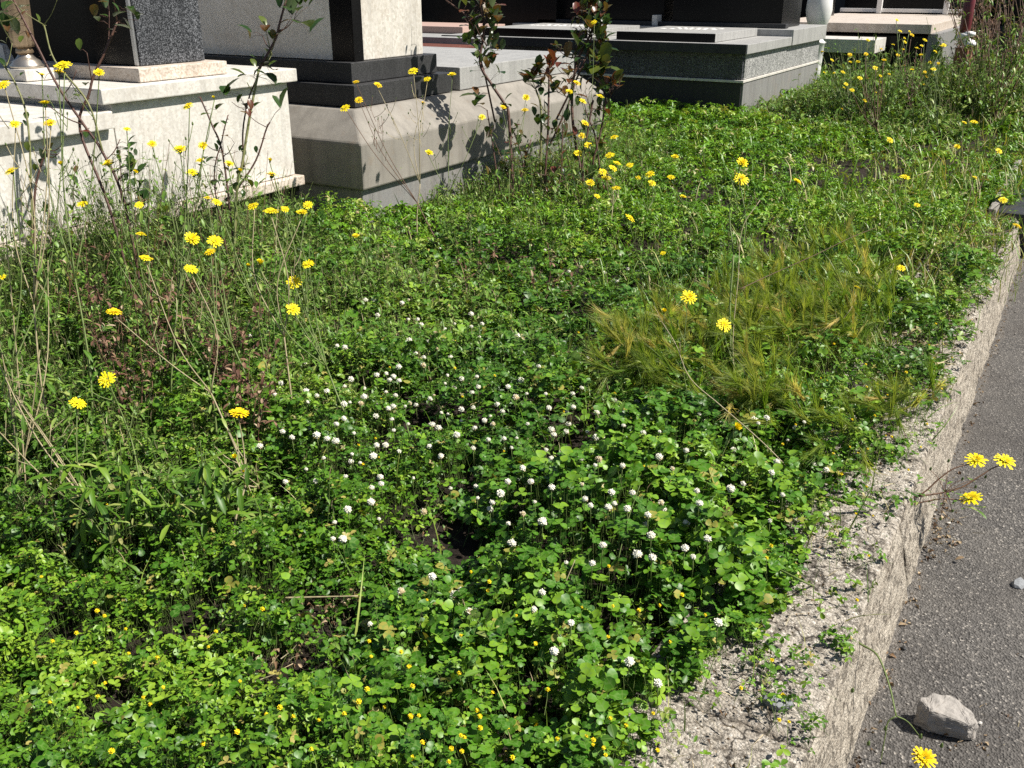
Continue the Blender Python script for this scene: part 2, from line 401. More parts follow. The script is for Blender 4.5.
def np_mesh(name, v, faces, mats, tint=None, luv=None, mi=None, smooth=True):
    """faces: one array (n, k) or a list of such arrays"""
    if not isinstance(faces, list): faces = [faces]
    me = bpy.data.meshes.new(name)
    me.vertices.add(len(v)); me.vertices.foreach_set("co", np.ascontiguousarray(v, np.float32).ravel())
    li = np.concatenate([f.ravel() for f in faces]).astype(np.int32)
    tot = np.concatenate([np.full(len(f), f.shape[1]) for f in faces])
    st = np.concatenate([[0], np.cumsum(tot)[:-1]]).astype(np.int32)
    me.loops.add(len(li)); me.loops.foreach_set("vertex_index", li)
    me.polygons.add(len(tot)); me.polygons.foreach_set("loop_start", st)
    me.polygons.foreach_set("use_smooth", np.full(len(tot), smooth))
    for m in mats: me.materials.append(m)
    if mi is not None: me.polygons.foreach_set("material_index", mi.astype(np.int32))
    if tint is not None:
        a = me.attributes.new("tint", 'FLOAT', 'POINT'); a.data.foreach_set("value", tint.astype(np.float32))
    if luv is not None:
        a = me.attributes.new("luv", 'FLOAT_VECTOR', 'POINT'); a.data.foreach_set("vector", luv.astype(np.float32).ravel())
    me.update(calc_edges=True)
    return put(bpy.data.objects.new(name, me))

KX, KB = -0.231, -0.172            # kerb: outer top edge, foot on the road
xs = np.concatenate([np.array([-400, -60, -25, -14, -9]), np.linspace(-7, -0.32, 220)])
ys = np.concatenate([np.array([-60, -8, -2]), np.linspace(0, 9, 300), np.linspace(9.1, 22, 120), np.array([26, 40, 90, 800])])
X, Y = np.meshgrid(xs, ys)
def ground_z(x, y):
    return (fbm(x, y, 1.3, 3, 5.0) - 0.5) * 0.06 * np.clip((-0.5 - x) * 3, 0, 1) - 0.02
Z = ground_z(X, Y) + (fbm(X, Y, 14, 3, 1.0) - 0.5) * 0.02
gridmesh("ground", X, Y, Z, M['soil'])
xs = np.concatenate([np.array([-3.0, -0.3]), np.linspace(-0.25, 1.2, 60), np.array([3, 10, 60, 400])])
ys = np.concatenate([np.array([-60, -5, 0]), np.linspace(0.5, 6, 220), np.linspace(6.2, 22, 60), np.array([40, 120, 800])])
X, Y = np.meshgrid(xs, ys)
wear = np.clip((X - 0.20 - 0.05 * fbm(X, Y, 3, 3)) * 25, 0, 1)                 # the wearing course stops along a broken edge
Z = -0.25 + (fbm(X, Y, 4, 3, 9) - 0.5) * 0.014 - wear * 0.016 + (fbm(X, Y, 30, 2, 4) - 0.5) * 0.004
gridmesh("road", X, Y, Z, M['asphalt'])

def kerb_block(y0, y1, seed, step=0.012):
    prof = [(-0.66, -0.06), (-0.62, 0.0)]
    prof += [(x, 0.0) for x in np.arange(-0.60, KX - 0.016, 0.012)]
    for a in np.linspace(0, math.radians(77), 6):                               # worn edge
        prof.append((KX - 0.011 + 0.012 * math.sin(a), -0.012 + 0.012 * math.cos(a)))
    prof += [(KX + (KB - KX) * t, -0.014 - 0.256 * t) for t in np.linspace(0.03, 1, 22)]
    n = max(4, int((y1 - y0) / step))
    yy = np.linspace(y0, y1, n)
    P = np.array(prof)
    Xk = np.repeat(P[None, :, 0], n, 0); Zk = np.repeat(P[None, :, 1], n, 0); Yk = np.repeat(yy[:, None], len(P), 1)
    d = (fbm(Xk * 1 + Zk, Yk + Zk, 9, 4, seed) - 0.5) * 0.016 + (fbm(Xk + 2 * Zk, Yk - Zk, 55, 3, seed + 3) - 0.5) * 0.007
    edge = np.exp(-((Xk - KX) / 0.05) ** 2 - (Zk / 0.05) ** 2)
    chip = np.clip(fbm(Yk * 0 + 3, Yk, 6, 3, seed) - 0.45, 0, 1) * 0.035 * edge
    endw = np.exp(-((Yk - y0) / 0.02) ** 2) + np.exp(-((Yk - y1) / 0.02) ** 2)
    nx = np.where(Zk < -0.02, 0.97, 0.05); nz = np.where(Zk < -0.02, 0.2, 1.0)
    d = d - chip - endw * 0.006
    Xk = Xk + nx * d; Zk = Zk + nz * d
    Yk = Yk + (fbm(Zk, Xk, 12, 3, seed) - 0.5) * 0.02 * endw
    v = np.stack([Xk, Yk, Zk], -1).reshape(-1, 3)
    i = np.arange(v.shape[0]).reshape(Xk.shape)
    q = np.stack([i[:-1, :-1], i[1:, :-1], i[1:, 1:], i[:-1, 1:]], -1).reshape(-1, 4)[:, ::-1]
    q = q[:, ::-1]
    caps = [i[0][None, :].copy(), i[-1][None, ::-1].copy()]
    o = np_mesh("kerb", v, [q] + caps, [M['kerb']])
    o["kind"] = "structure"
kerb_block(0.2, 1.60, 2.0)
kerb_block(1.612, 2.675, 11.0)
kerb_block(2.700, 4.6, 23.0)
kerb_block(4.61, 7.0, 37.0, 0.02)

# ------------------------------------------------------------------ graves
def grave_part(hs, name, lo, hi, mat, bev=0.002):
    base = np.array(hs.parent.location)
    e = box_mesh(name, np.array(lo) - base, np.array(hi) - base, mat, None, bev)
    for v in e.data.vertices: v.co += e.location
    e.location = (0, 0, 0); e.parent = hs
    return e
t1 = thing("marble_tomb", (-4.3, 3.0, 0), "white marble tomb carrying a tall black headstone, nearest of the tombs", "tomb", "tombs along the verge")
box_mesh("plinth", (-6.0, 0.6, -0.1), (-4.05, 4.36, 0.30), M['granite_black'], t1)
box_mesh("ledge", (-6.0, 0.6, 0.303), (-4.02, 4.38, 0.36), M['marble_plinth'], t1)
box_mesh("body", (-6.0, 0.6, 0.363), (-4.07, 3.12, 0.787), M['marble_white'], t1)
box_mesh("upper_body", (-6.0, 3.123, 0.363), (-4.068, 4.35, 0.90), M['marble_white'], t1)
box_mesh("bed_slab", (-5.9, 0.58, 0.79), (-4.028, 3.095, 0.872), M['marble_white'], t1)
box_mesh("cover_slab", (-6.02, 3.05, 0.903), (-4.03, 4.40, 0.975), M['marble_white'], t1)
box_mesh("headstone_plinth", (-5.9, 3.34, 0.978), (-4.10, 3.93, 1.045), M['marble_plinth'], t1)
hs = box_mesh("headstone", (-5.75, 3.435, 1.048), (-4.19, 3.86, 2.3), M['granite_speck'], t1, 0.004)
grave_part(hs, "front_panel", (-5.74, 3.423, 1.05), (-4.228, 3.4325, 2.29), M['granite_black'])
grave_part(hs, "corner_strip", (-4.222, 3.420, 1.05), (-4.200, 3.4325, 2.29), M['steel'])

p = at(40, 60, 0.978)
q = thing("memorial_plaque", (-5.05, 3.25, 0.978), "plain grey stone plaque leaning against the black headstone", "plaque")
bm = MB()
a0, a1 = at(30, 60, 0.978), at(77, 57, 0.978)
hv = np.array([0, 0.02, 0.155])
th = np.array([0, -0.025, 0])
c4 = [a0, a1, a1 + hv + [-0.012, 0, 0.005], a0 + hv]
bm.add([x for x in c4] + [x + th for x in c4], [(0, 1, 2, 3), (7, 6, 5, 4), (0, 4, 5, 1), (1, 5, 6, 2), (2, 6, 7, 3), (3, 7, 4, 0)])
q.location = Vector(a0)
bm.build("slab", M['granite_dark'], q, smooth=False)

vb = at(27, 80, 0.978)
v = thing("flower_vase", (vb[0], vb[1], 0.978), "fluted metal grave vase with flared foot on a white marble block", "vase")
box_mesh("block", (vb[0] - 0.42, vb[1] - 0.06, 0.978), (vb[0] + 0.085, vb[1] + 0.13, 1.035), M['marble_white'], v)
mb = MB()
lathe(mb, (vb[0] - 0.02, vb[1] + 0.03, 1.036), [(0.082, 0), (0.084, 0.012), (0.072, 0.022), (0.066, 0.035), (0.05, 0.045), (0.036, 0.06), (0.034, 0.068)], 28)
mb.build("foot", M['pewter'], v)
mb = MB()
lathe(mb, (vb[0] - 0.02, vb[1] + 0.03, 1.105), [(0.040, 0), (0.044, 0.006), (0.040, 0.02), (0.036, 0.03)], 24)
mb.build("neck", M['bronze'], v)
mb = MB()
prof = [(0.050, 0), (0.056, 0.02), (0.060, 0.10), (0.066, 0.22), (0.078, 0.30), (0.072, 0.30)]
lathe(mb, (vb[0] - 0.02, vb[1] + 0.03, 1.136), prof, 36)
for i, p_ in enumerate(mb.v):                                                     # flutes
    j = i % 36
    if i < 36 * 5 and j % 3 == 0:
        c_ = np.array([vb[0] - 0.02, vb[1] + 0.03]); d_ = np.array(p_[:2]) - c_
        mb.v[i] = tuple(c_ + d_ * 0.90) + (p_[2],)
mb.build("bowl", M['bronze'], v)
st = thing("marble_chip", at(6, 62, 1.04), "broken white marble piece standing beside the metal vase", "stone")
mb = MB()
b_ = at(4, 62, 1.036)
mb.add([b_ + np.array(o) for o in ((-.05, 0, 0), (.035, -.01, 0), (.03, .05, 0), (-.04, .05, 0), (-.045, .01, .10), (.012, .0, .085), (.0, .035, .09), (-.03, .04, .08))],
       [(0, 3, 2, 1), (4, 5, 6, 7), (0, 1, 5, 4), (1, 2, 6, 5), (2, 3, 7, 6), (3, 0, 4, 7)])
mb.build("chip", M['marble_white'], st, smooth=False)

t2 = thing("concrete_tomb", (-3.9, 6.0, 0), "grey concrete tomb with chamfered rim and pale marble headstone, in the middle", "tomb", "tombs along the verge")
box_mesh("base", (-6.1, 4.68, -0.1), (-3.825, 8.10, 0.235), M['granite_wall'], t2, 0.008)
# rim: upright band under a broad chamfer
mb = MB()
lo, mid_, top = [-6.13, 4.65, 0.238], 0.525, 0.695
x1, y0, y1, x0 = -3.79, 4.65, 8.13, -6.13
ins = 0.20
rings = [[(x0, y0, .238), (x1, y0, .238), (x1, y1, .238), (x0, y1, .238)],
         [(x0, y0, mid_), (x1, y0, mid_), (x1, y1, mid_), (x0, y1, mid_)],
         [(x0 + ins, y0 + ins, top), (x1 - ins, y0 + ins, top), (x1 - ins, y1 - ins, top), (x0 + ins, y1 - ins, top)]]
vv = sum(rings, [])
ff = [(3, 2, 1, 0), (8, 9, 10, 11)]
for r in range(2):
    for j in range(4): ff.append((r * 4 + j, r * 4 + (j + 1) % 4, r * 4 + 4 + (j + 1) % 4, r * 4 + 4 + j))
mb.add(vv, ff)
rim = mb.build("rim", M['concrete_grave'], t2, smooth=False)
bmod = rim.modifiers.new("bevel", 'BEVEL'); bmod.width, bmod.segments = 0.012, 2
box_mesh("step", (-5.9, 4.90, 0.70), (-4.02, 6.02, 0.835), M['granite_dark'], t2)
box_mesh("headstone_plinth", (-5.8, 4.97, 0.838), (-4.09, 5.93, 0.965), M['granite_dark'], t2)
hs = box_mesh("headstone", (-5.7, 5.06, 0.968), (-4.13, 5.82, 2.3), M['marble_pale'], t2, 0.005)
grave_part(hs, "front_panel", (-5.69, 5.047, 0.97), (-4.303, 5.0585, 2.3), M['marble_lightened'])  # lighter marble copy, brightening the shaded near face by colour
grave_part(hs, "corner_strip", (-4.30, 5.045, 0.969), (-4.122, 5.0575, 2.3), M['granite_black'])
grave_part(hs, "side_strip", (-4.1275, 5.045, 0.969), (-4.118, 5.14, 2.3), M['granite_black'])
box_mesh("cover_slab", (-5.8, 6.12, 0.70), (-4.02, 7.98, 0.86), M['granite_grey'], t2)

t3 = thing("granite_tomb", (-4.0, 12.0, 0), "wide black and grey granite tomb bearing two raised cover plates and black headstones", "tomb", "tombs along the verge")
box_mesh("base", (-7.3, 10.80, -0.1), (-3.36, 14.2, 0.395), M['granite_dark'], t3, 0.01)  # dark colour carries the shade of the near face
box_mesh("lit_side_facing", (-3.359, 10.82, -0.1), (-3.34, 14.18, 0.394), M['granite_wall'], t3, 0.003)  # lighter colour for the sunlit side of the same base
box_mesh("ledge", (-7.3, 10.77, 0.398), (-3.33, 14.2, 0.425), M['marble_white'], t3, 0.004)
box_mesh("shaded_panel", (-7.3, 10.80, 0.428), (-3.362, 14.15, 0.70), M['granite_speck'], t3, 0.004)  # dark copy of the granite, shade of the near face in its colour
box_mesh("lit_side_panel", (-3.3615, 10.83, 0.429), (-3.345, 14.12, 0.698), M['granite_speck_lit'], t3, 0.002)  # same granite in a paler copy for the sunlit side
box_mesh("rim_slab", (-7.3, 10.72, 0.703), (-3.30, 12.50, 0.805), M['granite_grey'], t3)
box_mesh("shaded_rim_edge", (-7.3, 10.70, 0.704), (-3.31, 10.718, 0.803), M['granite_dark'], t3, 0.003)  # added dark strip, painting shade on the slab's near edge
box_mesh("headstone_step", (-7.3, 12.505, 0.703), (-3.29, 14.2, 0.885), M['granite_grey'], t3)
for xa, xb in ((-4.92, -3.72), (-6.75, -5.3)):
    pl = box_mesh("cover_plate", (xa, 10.86, 0.808), (xb, 12.42, 0.90), M['granite_grey'], t3)
    box_mesh("shaded_plate_edge", (xa, 10.846, 0.809), (xb, 10.858, 0.898), M['granite_black'], t3, 0.002)  # added black strip, the plate's near edge coloured as in shade
    mb = MB()
    r_ = random.Random(int(xa * 100))
    for row in range(2):                                                          # worn raised lettering, no longer legible
        xx = xa + 0.22 + 0.12 * row
        while xx < xb - 0.25:
            w_ = r_.uniform(0.03, 0.07)
            y_ = 11.62 + 0.24 * row
            mb.add([(xx, y_, 0.902), (xx + w_, y_, 0.902), (xx + w_, y_ + 0.10, 0.902), (xx, y_ + 0.10, 0.902), (xx + w_ * .4, y_ + .02, 0.908), (xx + w_ * .6, y_ + .07, 0.908)],
                   [(0, 1, 4), (1, 2, 5, 4), (2, 3, 5), (3, 0, 4, 5)])
            xx += w_ + r_.uniform(0.012, 0.06)
    mb.build("lettering", M['letter'], t3, smooth=False)
box_mesh("headstone", (-5.02, 12.85, 0.888), (-3.55, 13.75, 2.1), M['granite_black'], t3)
box_mesh("headstone", (-7.0, 12.85, 0.888), (-5.15, 13.75, 2.1), M['granite_black'], t3)
box_mesh("headstone_ledge", (-5.16, 12.70, 0.888), (-3.45, 12.84, 0.94), M['granite_dark'], t3)
box_mesh("headstone_ledge", (-7.0, 12.70, 0.888), (-5.25, 12.84, 0.94), M['granite_dark'], t3)
box_mesh("divider_post", (-5.235, 12.66, 0.888), (-5.165, 12.83, 1.02), M['marble_white'], t3)

ub = aty(816, 58, 13.6)
u = thing("garden_urn", (-3.0, 13.9, 0.45), "white urn with a rounded foot behind the wide granite tomb", "urn")
mb = MB()
ub = np.array([-3.50, 14.52, 0.0])
lathe(mb, ub, [(0.11, 0), (0.12, 0.30), (0.13, 0.62), (0.15, 0.64), (0.11, 0.66), (0.08, 0.72), (0.07, 0.78), (0.12, 0.84), (0.16, 0.95), (0.18, 1.06), (0.17, 1.2), (0.15, 1.3), (0.19, 1.36)], 26)
u.location = Vector(ub)
mb.build("bowl", M['porcelain'], u)

t4 = thing("low_tomb", (-3.3, 17.8, 0), "low tomb under a pale flat slab beyond the wide granite tomb", "tomb")
box_mesh("base", (-4.9, 17.3, -0.1), (-2.42, 22.3, 0.62), M['granite_black'], t4)
box_mesh("slab", (-4.95, 17.2, 0.66), (-2.36, 22.4, 0.80), M['marble_plinth'], t4)
box_mesh("side_block", (-2.40, 17.25, -0.1), (-2.25, 21.5, 0.66), M['granite_wall'], t4)
box_mesh("step", (-4.6, 16.2, 0.40), (-3.0, 17.1, 0.60), M['marble_white'], t4)
box_mesh("step_base", (-4.5, 16.3, -0.1), (-3.1, 17.1, 0.398), M['granite_dark'], t4)
box_mesh("headstone", (-4.9, 22.5, 0.80), (-2.4, 23.1, 1.15), M['granite_black'], t4)
box_mesh("rail", (-4.95, 22.35, 0.83), (-2.3, 22.45, 0.90), M['porcelain'], t4)
for k in range(2): box_mesh("rail_post", (-4.2 + k * 1.3, 22.30, 0.81), (-4.10 + k * 1.3, 22.40, 1.3), M['porcelain'], t4)

t5 = thing("gravel_tomb", (-7.5, 10, 0), "low grave with red gravel bed and pale stone edging behind the concrete tomb", "tomb")
box_mesh("base", (-9.6, 8.6, -0.1), (-6.5, 12.6, 0.66), M['granite_dark'], t5)
box_mesh("gravel_bed", (-8.2, 8.7, 0.663), (-6.6, 10.4, 0.72), M['redgravel'], t5, 0.02)
box_mesh("slab", (-9.5, 10.45, 0.663), (-6.55, 12.5, 0.79), M['granite_grey'], t5)
box_mesh("cushion_stone", (-9.0, 11.2, 0.793), (-7.3, 12.3, 0.88), M['pinkstone'], t5)
box_mesh("headstone", (-9.5, 12.7, -0.1), (-6.7, 13.3, 1.6), M['granite_black'], t5)

t6 = thing("black_monument", (-7.0, 6.2, 0), "black polished monument in the gap behind the two pale tombs", "tomb")
box_mesh("base", (-10.5, 5.9, -0.1), (-6.35, 8.1, 0.80), M['granite_black'], t6)
box_mesh("ledge", (-10.4, 5.95, 0.803), (-6.45, 8.0, 0.86), M['granite_dark'], t6)
box_mesh("stele", (-10.3, 6.2, 0.863), (-6.9, 7.9, 2.4), M['granite_black'], t6)
for k, (xa, ya, w_, h_, mm) in enumerate(((-9.0, 16.5, 2.6, 1.7, 'granite_black'), (-12.2, 17.0, 2.8, 1.6, 'granite_dark'), (-15.5, 17.5, 2.9, 1.8, 'granite_black'), (-6.0, 20.5, 2.6, 1.5, 'granite_black'),
                                         (-9.0, 22.0, 2.7, 1.6, 'granite_dark'), (-1.6, 25.5, 3.0, 1.5, 'granite_black'), (-5.2, 27.0, 3.2, 1.6, 'granite_dark'), (-12.5, 24.5, 3.2, 1.7, 'granite_black'), (-8.5, 29, 3.4, 1.7, 'granite_black'),
                                         (-17.5, 28, 4.5, 1.9, 'granite_black'), (-13.0, 9.0, 3.0, 2.2, 'granite_black'), (-12.5, 12.8, 2.6, 1.9, 'granite_dark'), (2.4, 27, 3.2, 1.7, 'granite_dark'))):
    lab = ["black headstone of the row directly behind the gravel tomb", "dark grey headstone standing behind the gravel tomb, second of its row", "black headstone at the far side behind the black monument", "black headstone behind the wide granite tomb, before the taller row",
           "dark grey headstone behind the low pale tomb", "black headstone beyond the wine red lantern", "dark grey headstone beyond the low pale tomb", "black headstone far behind the wide granite tomb", "black headstone in the last row of graves",
           "broad black headstone in the far corner", "tall black headstone behind the black monument", "dark headstone between the black monument and the gravel tomb", "dark headstone behind the rose hedge"][k]
    hst = thing("grave_headstone", (xa, ya, 0), lab, "headstone", "headstones in the rows behind")
    box_mesh("base", (xa - w_ / 2 - 0.1, ya - 0.3, -0.1), (xa + w_ / 2 + 0.1, ya + 0.4, 0.5), M['granite_dark'], hst)
    box_mesh("slab", (xa - w_ / 2, ya - 0.15, 0.503), (xa + w_ / 2, ya + 0.25, h_), M[mm], hst)

kb = thing("kerb_block", (-0.15, 7.6, -0.25), "raised kerb block coloured dark for its shadow side, with a pale edge, at the end of the kerb", "kerb block")
box_mesh("block", (-0.375, 7.05, -0.3), (0.9, 9.2, 0.03), M['granite_dark'], kb, 0.02)  # dark stone colour stands in for shade on the near side
box_mesh("edge", (-0.43, 7.02, -0.3), (-0.378, 9.2, 0.05), M['concrete_grave'], kb, 0.015)

pw = np.array([-1.33, 12.5, 0.0])
l = thing("grave_lantern", (pw[0], pw[1], 0), "ribbed terracotta pedestal topped with white cloth and a dark red lantern", "lantern")
mb = MB(); prof = [(0.085, 0), (0.09, 0.3), (0.095, 0.72), (0.10, 0.74), (0.0, 0.745)]
lathe(mb, pw, prof, 24)
for i in range(24 * 4):
    if i % 2: 
        c_ = pw[:2]; d_ = np.array(mb.v[i][:2]) - c_; mb.v[i] = tuple(c_ + d_ * 0.88) + (mb.v[i][2],)
mb.build("pedestal", M['terracotta'], l, smooth=False)
mb = MB()
for k in range(7):
    w_ = k * 0.9; lathe(mb, pw + [0.05 * math.cos(w_), 0.05 * math.sin(w_), 0.75 + 0.018 * k], [(0.02, 0), (0.065, 0.02), (0.06, 0.05), (0.02, 0.06)], 9)
mb.build("cloth", M['porcelain'], l)
mb = MB(); lathe(mb, pw + [-0.03, 0, 0.90], [(0.05, 0), (0.06, 0.04), (0.06, 0.45), (0.03, 0.5)], 12)
mb.build("lantern_glass", M['wine'], l)

# ------------------------------------------------------------------ ground cover: zones
def in_poly(px, py, P):
    r = np.zeros(px.shape, bool); n = len(P)
    for i in range(n):
        (x1, y1), (x2, y2) = P[i], P[(i + 1) % n]
        c = (y1 > py) != (y2 > py)
        r ^= c & (px < (x2 - x1) * (py - y1) / ((y2 - y1) + 1e-9) + x1)
    return r
SOIL = [(430, 535, 56, 36), (335, 612, 56, 36), (285, 665, 34, 20), (870, 172, 95, 17), (965, 142, 60, 15), (780, 250, 40, 10), (560, 458, 30, 14), (700, 195, 40, 7), (75, 548, 26, 16), (135, 575, 26, 16)]
BIG = [(330, 640), (400, 570), (470, 490), (560, 440), (640, 400), (740, 425), (810, 470), (830, 600), (760, 690), (690, 740), (670, 800), (330, 800)]
BARLEY = [(600, 330), (640, 290), (760, 255), (860, 235), (900, 290), (905, 360), (930, 430), (890, 440), (800, 410), (720, 385), (650, 400), (600, 390)]
def kerb_edge(y): return np.interp(y, [0, 1.38, 1.61, 1.94, 2.3, 2.58, 2.89, 3.41, 4.54, 6, 20], [-.58, -.54, -.53, -.46, -.41, -.385, -.34, -.325, -.31, -.30, -.24])
def canopy(x, y):
    """height of the leaf tops above the soil"""
    px, py, d = proj(np.stack([x, y, np.zeros_like(x)], -1))
    n = fbm(x, y, 3.2, 3, 2.0); n2 = fbm(x, y, 11, 2, 6.0)
    h = 0.092 + 0.24 * (n - 0.5) + 0.17 * (n2 - 0.5)
    h = h + 0.085 * np.exp(-((px - 600) / 150) ** 2 - ((py - 560) / 110) ** 2)
    h = h + 0.05 * np.exp(-((px - 170) / 170) ** 2 - ((py - 420) / 70) ** 2)
    h = h + 0.05 * np.exp(-((px - 640) / 120) ** 2 - ((py - 120) / 22) ** 2)
    h = h + 0.22 * np.exp(-((px - 885) / 75) ** 2 - ((py - 105) / 16) ** 2)
    h = h + 0.16 * np.exp(-((x + 3.62) / .35) ** 2) * np.clip((4.6 - y) * 3, 0, 1) * np.clip((y - .5) * 2, 0, 1)
    h = h + 0.02 * ((px < 380) & (py > 590))
    for (a, b, ra, rb) in SOIL: h = h * (1 - 0.8 * np.exp(-((px - a) / (ra * 1.1)) ** 2 - ((py - b - 12) / (rb * 1.5)) ** 2))
    k = np.clip((x - kerb_edge(y)) / 0.07, 0, 1)
    h = h * (1 - 0.62 * k) 
    return np.clip(h, 0.022, 0.4)
def zones(x, y):
    """presence 0..1 and species weights at ground points"""
    px, py, d = proj(np.stack([x, y, np.zeros_like(x)], -1))
    jx = px + (fbm(x, y, 9, 2, 3) - .5) * 70; jy = py + (fbm(x, y, 9, 2, 13) - .5) * 50
    pres = np.clip(0.38 + 3.6 * (fbm(x, y, 9, 3, 21) - 0.37), 0.08, 1.0) * np.clip(.5 + 3 * (fbm(x, y, 11, 2, 6.0) - .32), .5, 1)
    for (a, b, ra, rb) in SOIL: pres = pres * (1 - 0.97 * np.exp(-(((jx - a) / ra) ** 2 + ((jy - b) / rb) ** 2) ** 1.5))
    k = np.clip((x + (fbm(x, y, 12, 2, 40) - .5) * 0.12 - kerb_edge(y)) / 0.04, 0, 1)
    pres = pres * (1 - k * (.97 - .5 * (fbm(x, y, 16, 2, 52) > .56))) * (x < KX + 0.015)
    pres = pres * (1 - 0.35 * in_poly(jx, jy, BARLEY))
    return px, py, d, jx, jy, np.clip(pres, 0, 1), k
def graves_clear(x, y):
    r = np.ones(x.shape, bool)
    for (x0, x1, y0, y1) in ((-7, -4.03, 0, 4.4), (-7, -3.8, 4.6, 8.15), (-8, -3.34, 10.7, 14.3), (-5, -2.2, 16.2, 24), (-0.45, 3, 6.9, 7.3)):
        r &= ~((x > x0) & (x < x1) & (y > y0) & (y < y1))
    return r

# ------------------------------------------------------------------ ground cover: templates and scattering
def leaflet8(L, W, notch=0.0, fold=0.25, droop=0.15, stalk=0.0):
    t_ = np.array([0, .22, .22, .22, .55, .55, .55, .84, .86, .84, 1.0 - notch]); w_ = np.array([0, -.30, 0, .30, -.50, 0, .50, -.40, 0, .40, 0])
    xs_ = w_ * W; ys_ = t_ * L
    z = np.abs(xs_) * fold - droop * t_ ** 2 * L
    v = np.stack([xs_, ys_ + stalk, z], -1)
    u = np.stack([np.array([0, -1, 0, 1, -1, 0, 1, -1, 0, 1, 0]), t_, np.zeros(11)], -1)
    f3 = np.array([(0, 2, 1), (0, 3, 2), (7, 8, 10), (8, 9, 10)]); f4 = np.array([(1, 2, 5, 4), (2, 3, 6, 5), (4, 5, 8, 7), (5, 6, 9, 8)])
    return v, u, f3, f4
def leaflet5(L, W, fold=0.3, droop=0.15, stalk=0.0):
    v = np.array([(0, stalk, 0), (-W / 2, L * .55 + stalk, W / 2 * fold), (0, L * .55 + stalk, -droop * L * .3), (W / 2, L * .55 + stalk, W / 2 * fold), (0, L + stalk, -droop * L)], float)
    u = np.array([(0, 0, 0), (-1, .55, 0), (0, .55, 0), (1, .55, 0), (0, 1, 0)], float)
    return v, u, np.array([(0, 2, 1), (0, 3, 2), (1, 2, 4), (2, 3, 4)]), np.zeros((0, 4), int)
def rotz(v, a):
    c, s = math.cos(a), math.sin(a); return v @ np.array([[c, s, 0], [-s, c, 0], [0, 0, 1]])
def rotx(v, a):
    c, s = math.cos(a), math.sin(a); return v @ np.array([[1, 0, 0], [0, c, s], [0, -s, c]])
def compound(fn, n, seed, spread=2.05, **kw):
    """a leaf of n leaflets around its stalk, unit sized"""
    r = np.random.default_rng(seed); V, U, A, B = [], [], [], []; b = 0
    angs = [(i - (n - 1) / 2) * spread + r.normal(0, .12) for i in range(n)] if n > 1 else [0]
    for a in angs:
        k = dict(kw)
        v, u, f3, f4 = fn(**k)
        v = v * r.uniform(.85, 1.12)
        v = rotz(rotx(v, r.normal(0.05, 0.28)), a)
        V.append(v); U.append(u); A.append(f3 + b); B.append(f4 + b); b += len(v)
    return np.concatenate(V), np.concatenate(U), np.concatenate(A), np.concatenate(B)
def bladeT(seed, n=4, width=0.02, curve=0.6):
    r = np.random.default_rng(seed); V, U = [], []
    ang = r.uniform(0.05, 0.25); p = np.zeros(3); step = 1.0 / n; cv = curve * r.uniform(.4, 1.5)
    for i in range(n + 1):
        w = width * (1 - (i / n) ** 1.6) / 2 + 0.0006
        V += [p + [-w, 0, 0], p + [w, 0, 0]]; U += [(-1, i / n, 0), (1, i / n, 0)]
        p = p + np.array([0, math.sin(ang), math.cos(ang)]) * step; ang += cv / n
    f4 = np.array([(2 * i, 2 * i + 1, 2 * i + 3, 2 * i + 2) for i in range(n)])
    return np.array(V, float), np.array(U, float), np.zeros((0, 3), int), f4
def instance(tmpls, P, size, yaw, tilt, taz, tint, r):
    """copies of random templates merged to arrays: verts, uv, tint, tris, quads"""
    which = r.integers(0, len(tmpls), len(P)); out = [[], [], [], [], []]; b = 0
    for k, (v, u, f3, f4) in enumerate(tmpls):
        s = np.where(which == k)[0]
        if not len(s): continue
        n = len(v); c, sn = np.cos(yaw[s]), np.sin(yaw[s])
        X = v[None, :, 0] * c[:, None] - v[None, :, 1] * sn[:, None]; Y = v[None, :, 0] * sn[:, None] + v[None, :, 1] * c[:, None]
        W = np.stack([X, Y, np.broadcast_to(v[None, :, 2], X.shape)], -1) * size[s][:, None, None]
        ax = np.stack([np.cos(taz[s]), np.sin(taz[s]), np.zeros(len(s))], -1)[:, None, :]
        ct, stn = np.cos(tilt[s])[:, None, None], np.sin(tilt[s])[:, None, None]
        W = W * ct + np.cross(np.broadcast_to(ax, W.shape), W) * stn + ax * (np.sum(ax * W, -1, keepdims=True)) * (1 - ct)
        W = W + P[s][:, None, :]
        out[0].append(W.reshape(-1, 3)); out[1].append(np.tile(u, (len(s), 1))); out[2].append(np.repeat(tint[s], n))
        off = (np.arange(len(s)) * n + b)[:, None, None]
        if len(f3): out[3].append((f3[None] + off).reshape(-1, 3))
        if len(f4): out[4].append((f4[None] + off).reshape(-1, 4))
        b += n * len(s)
    return out
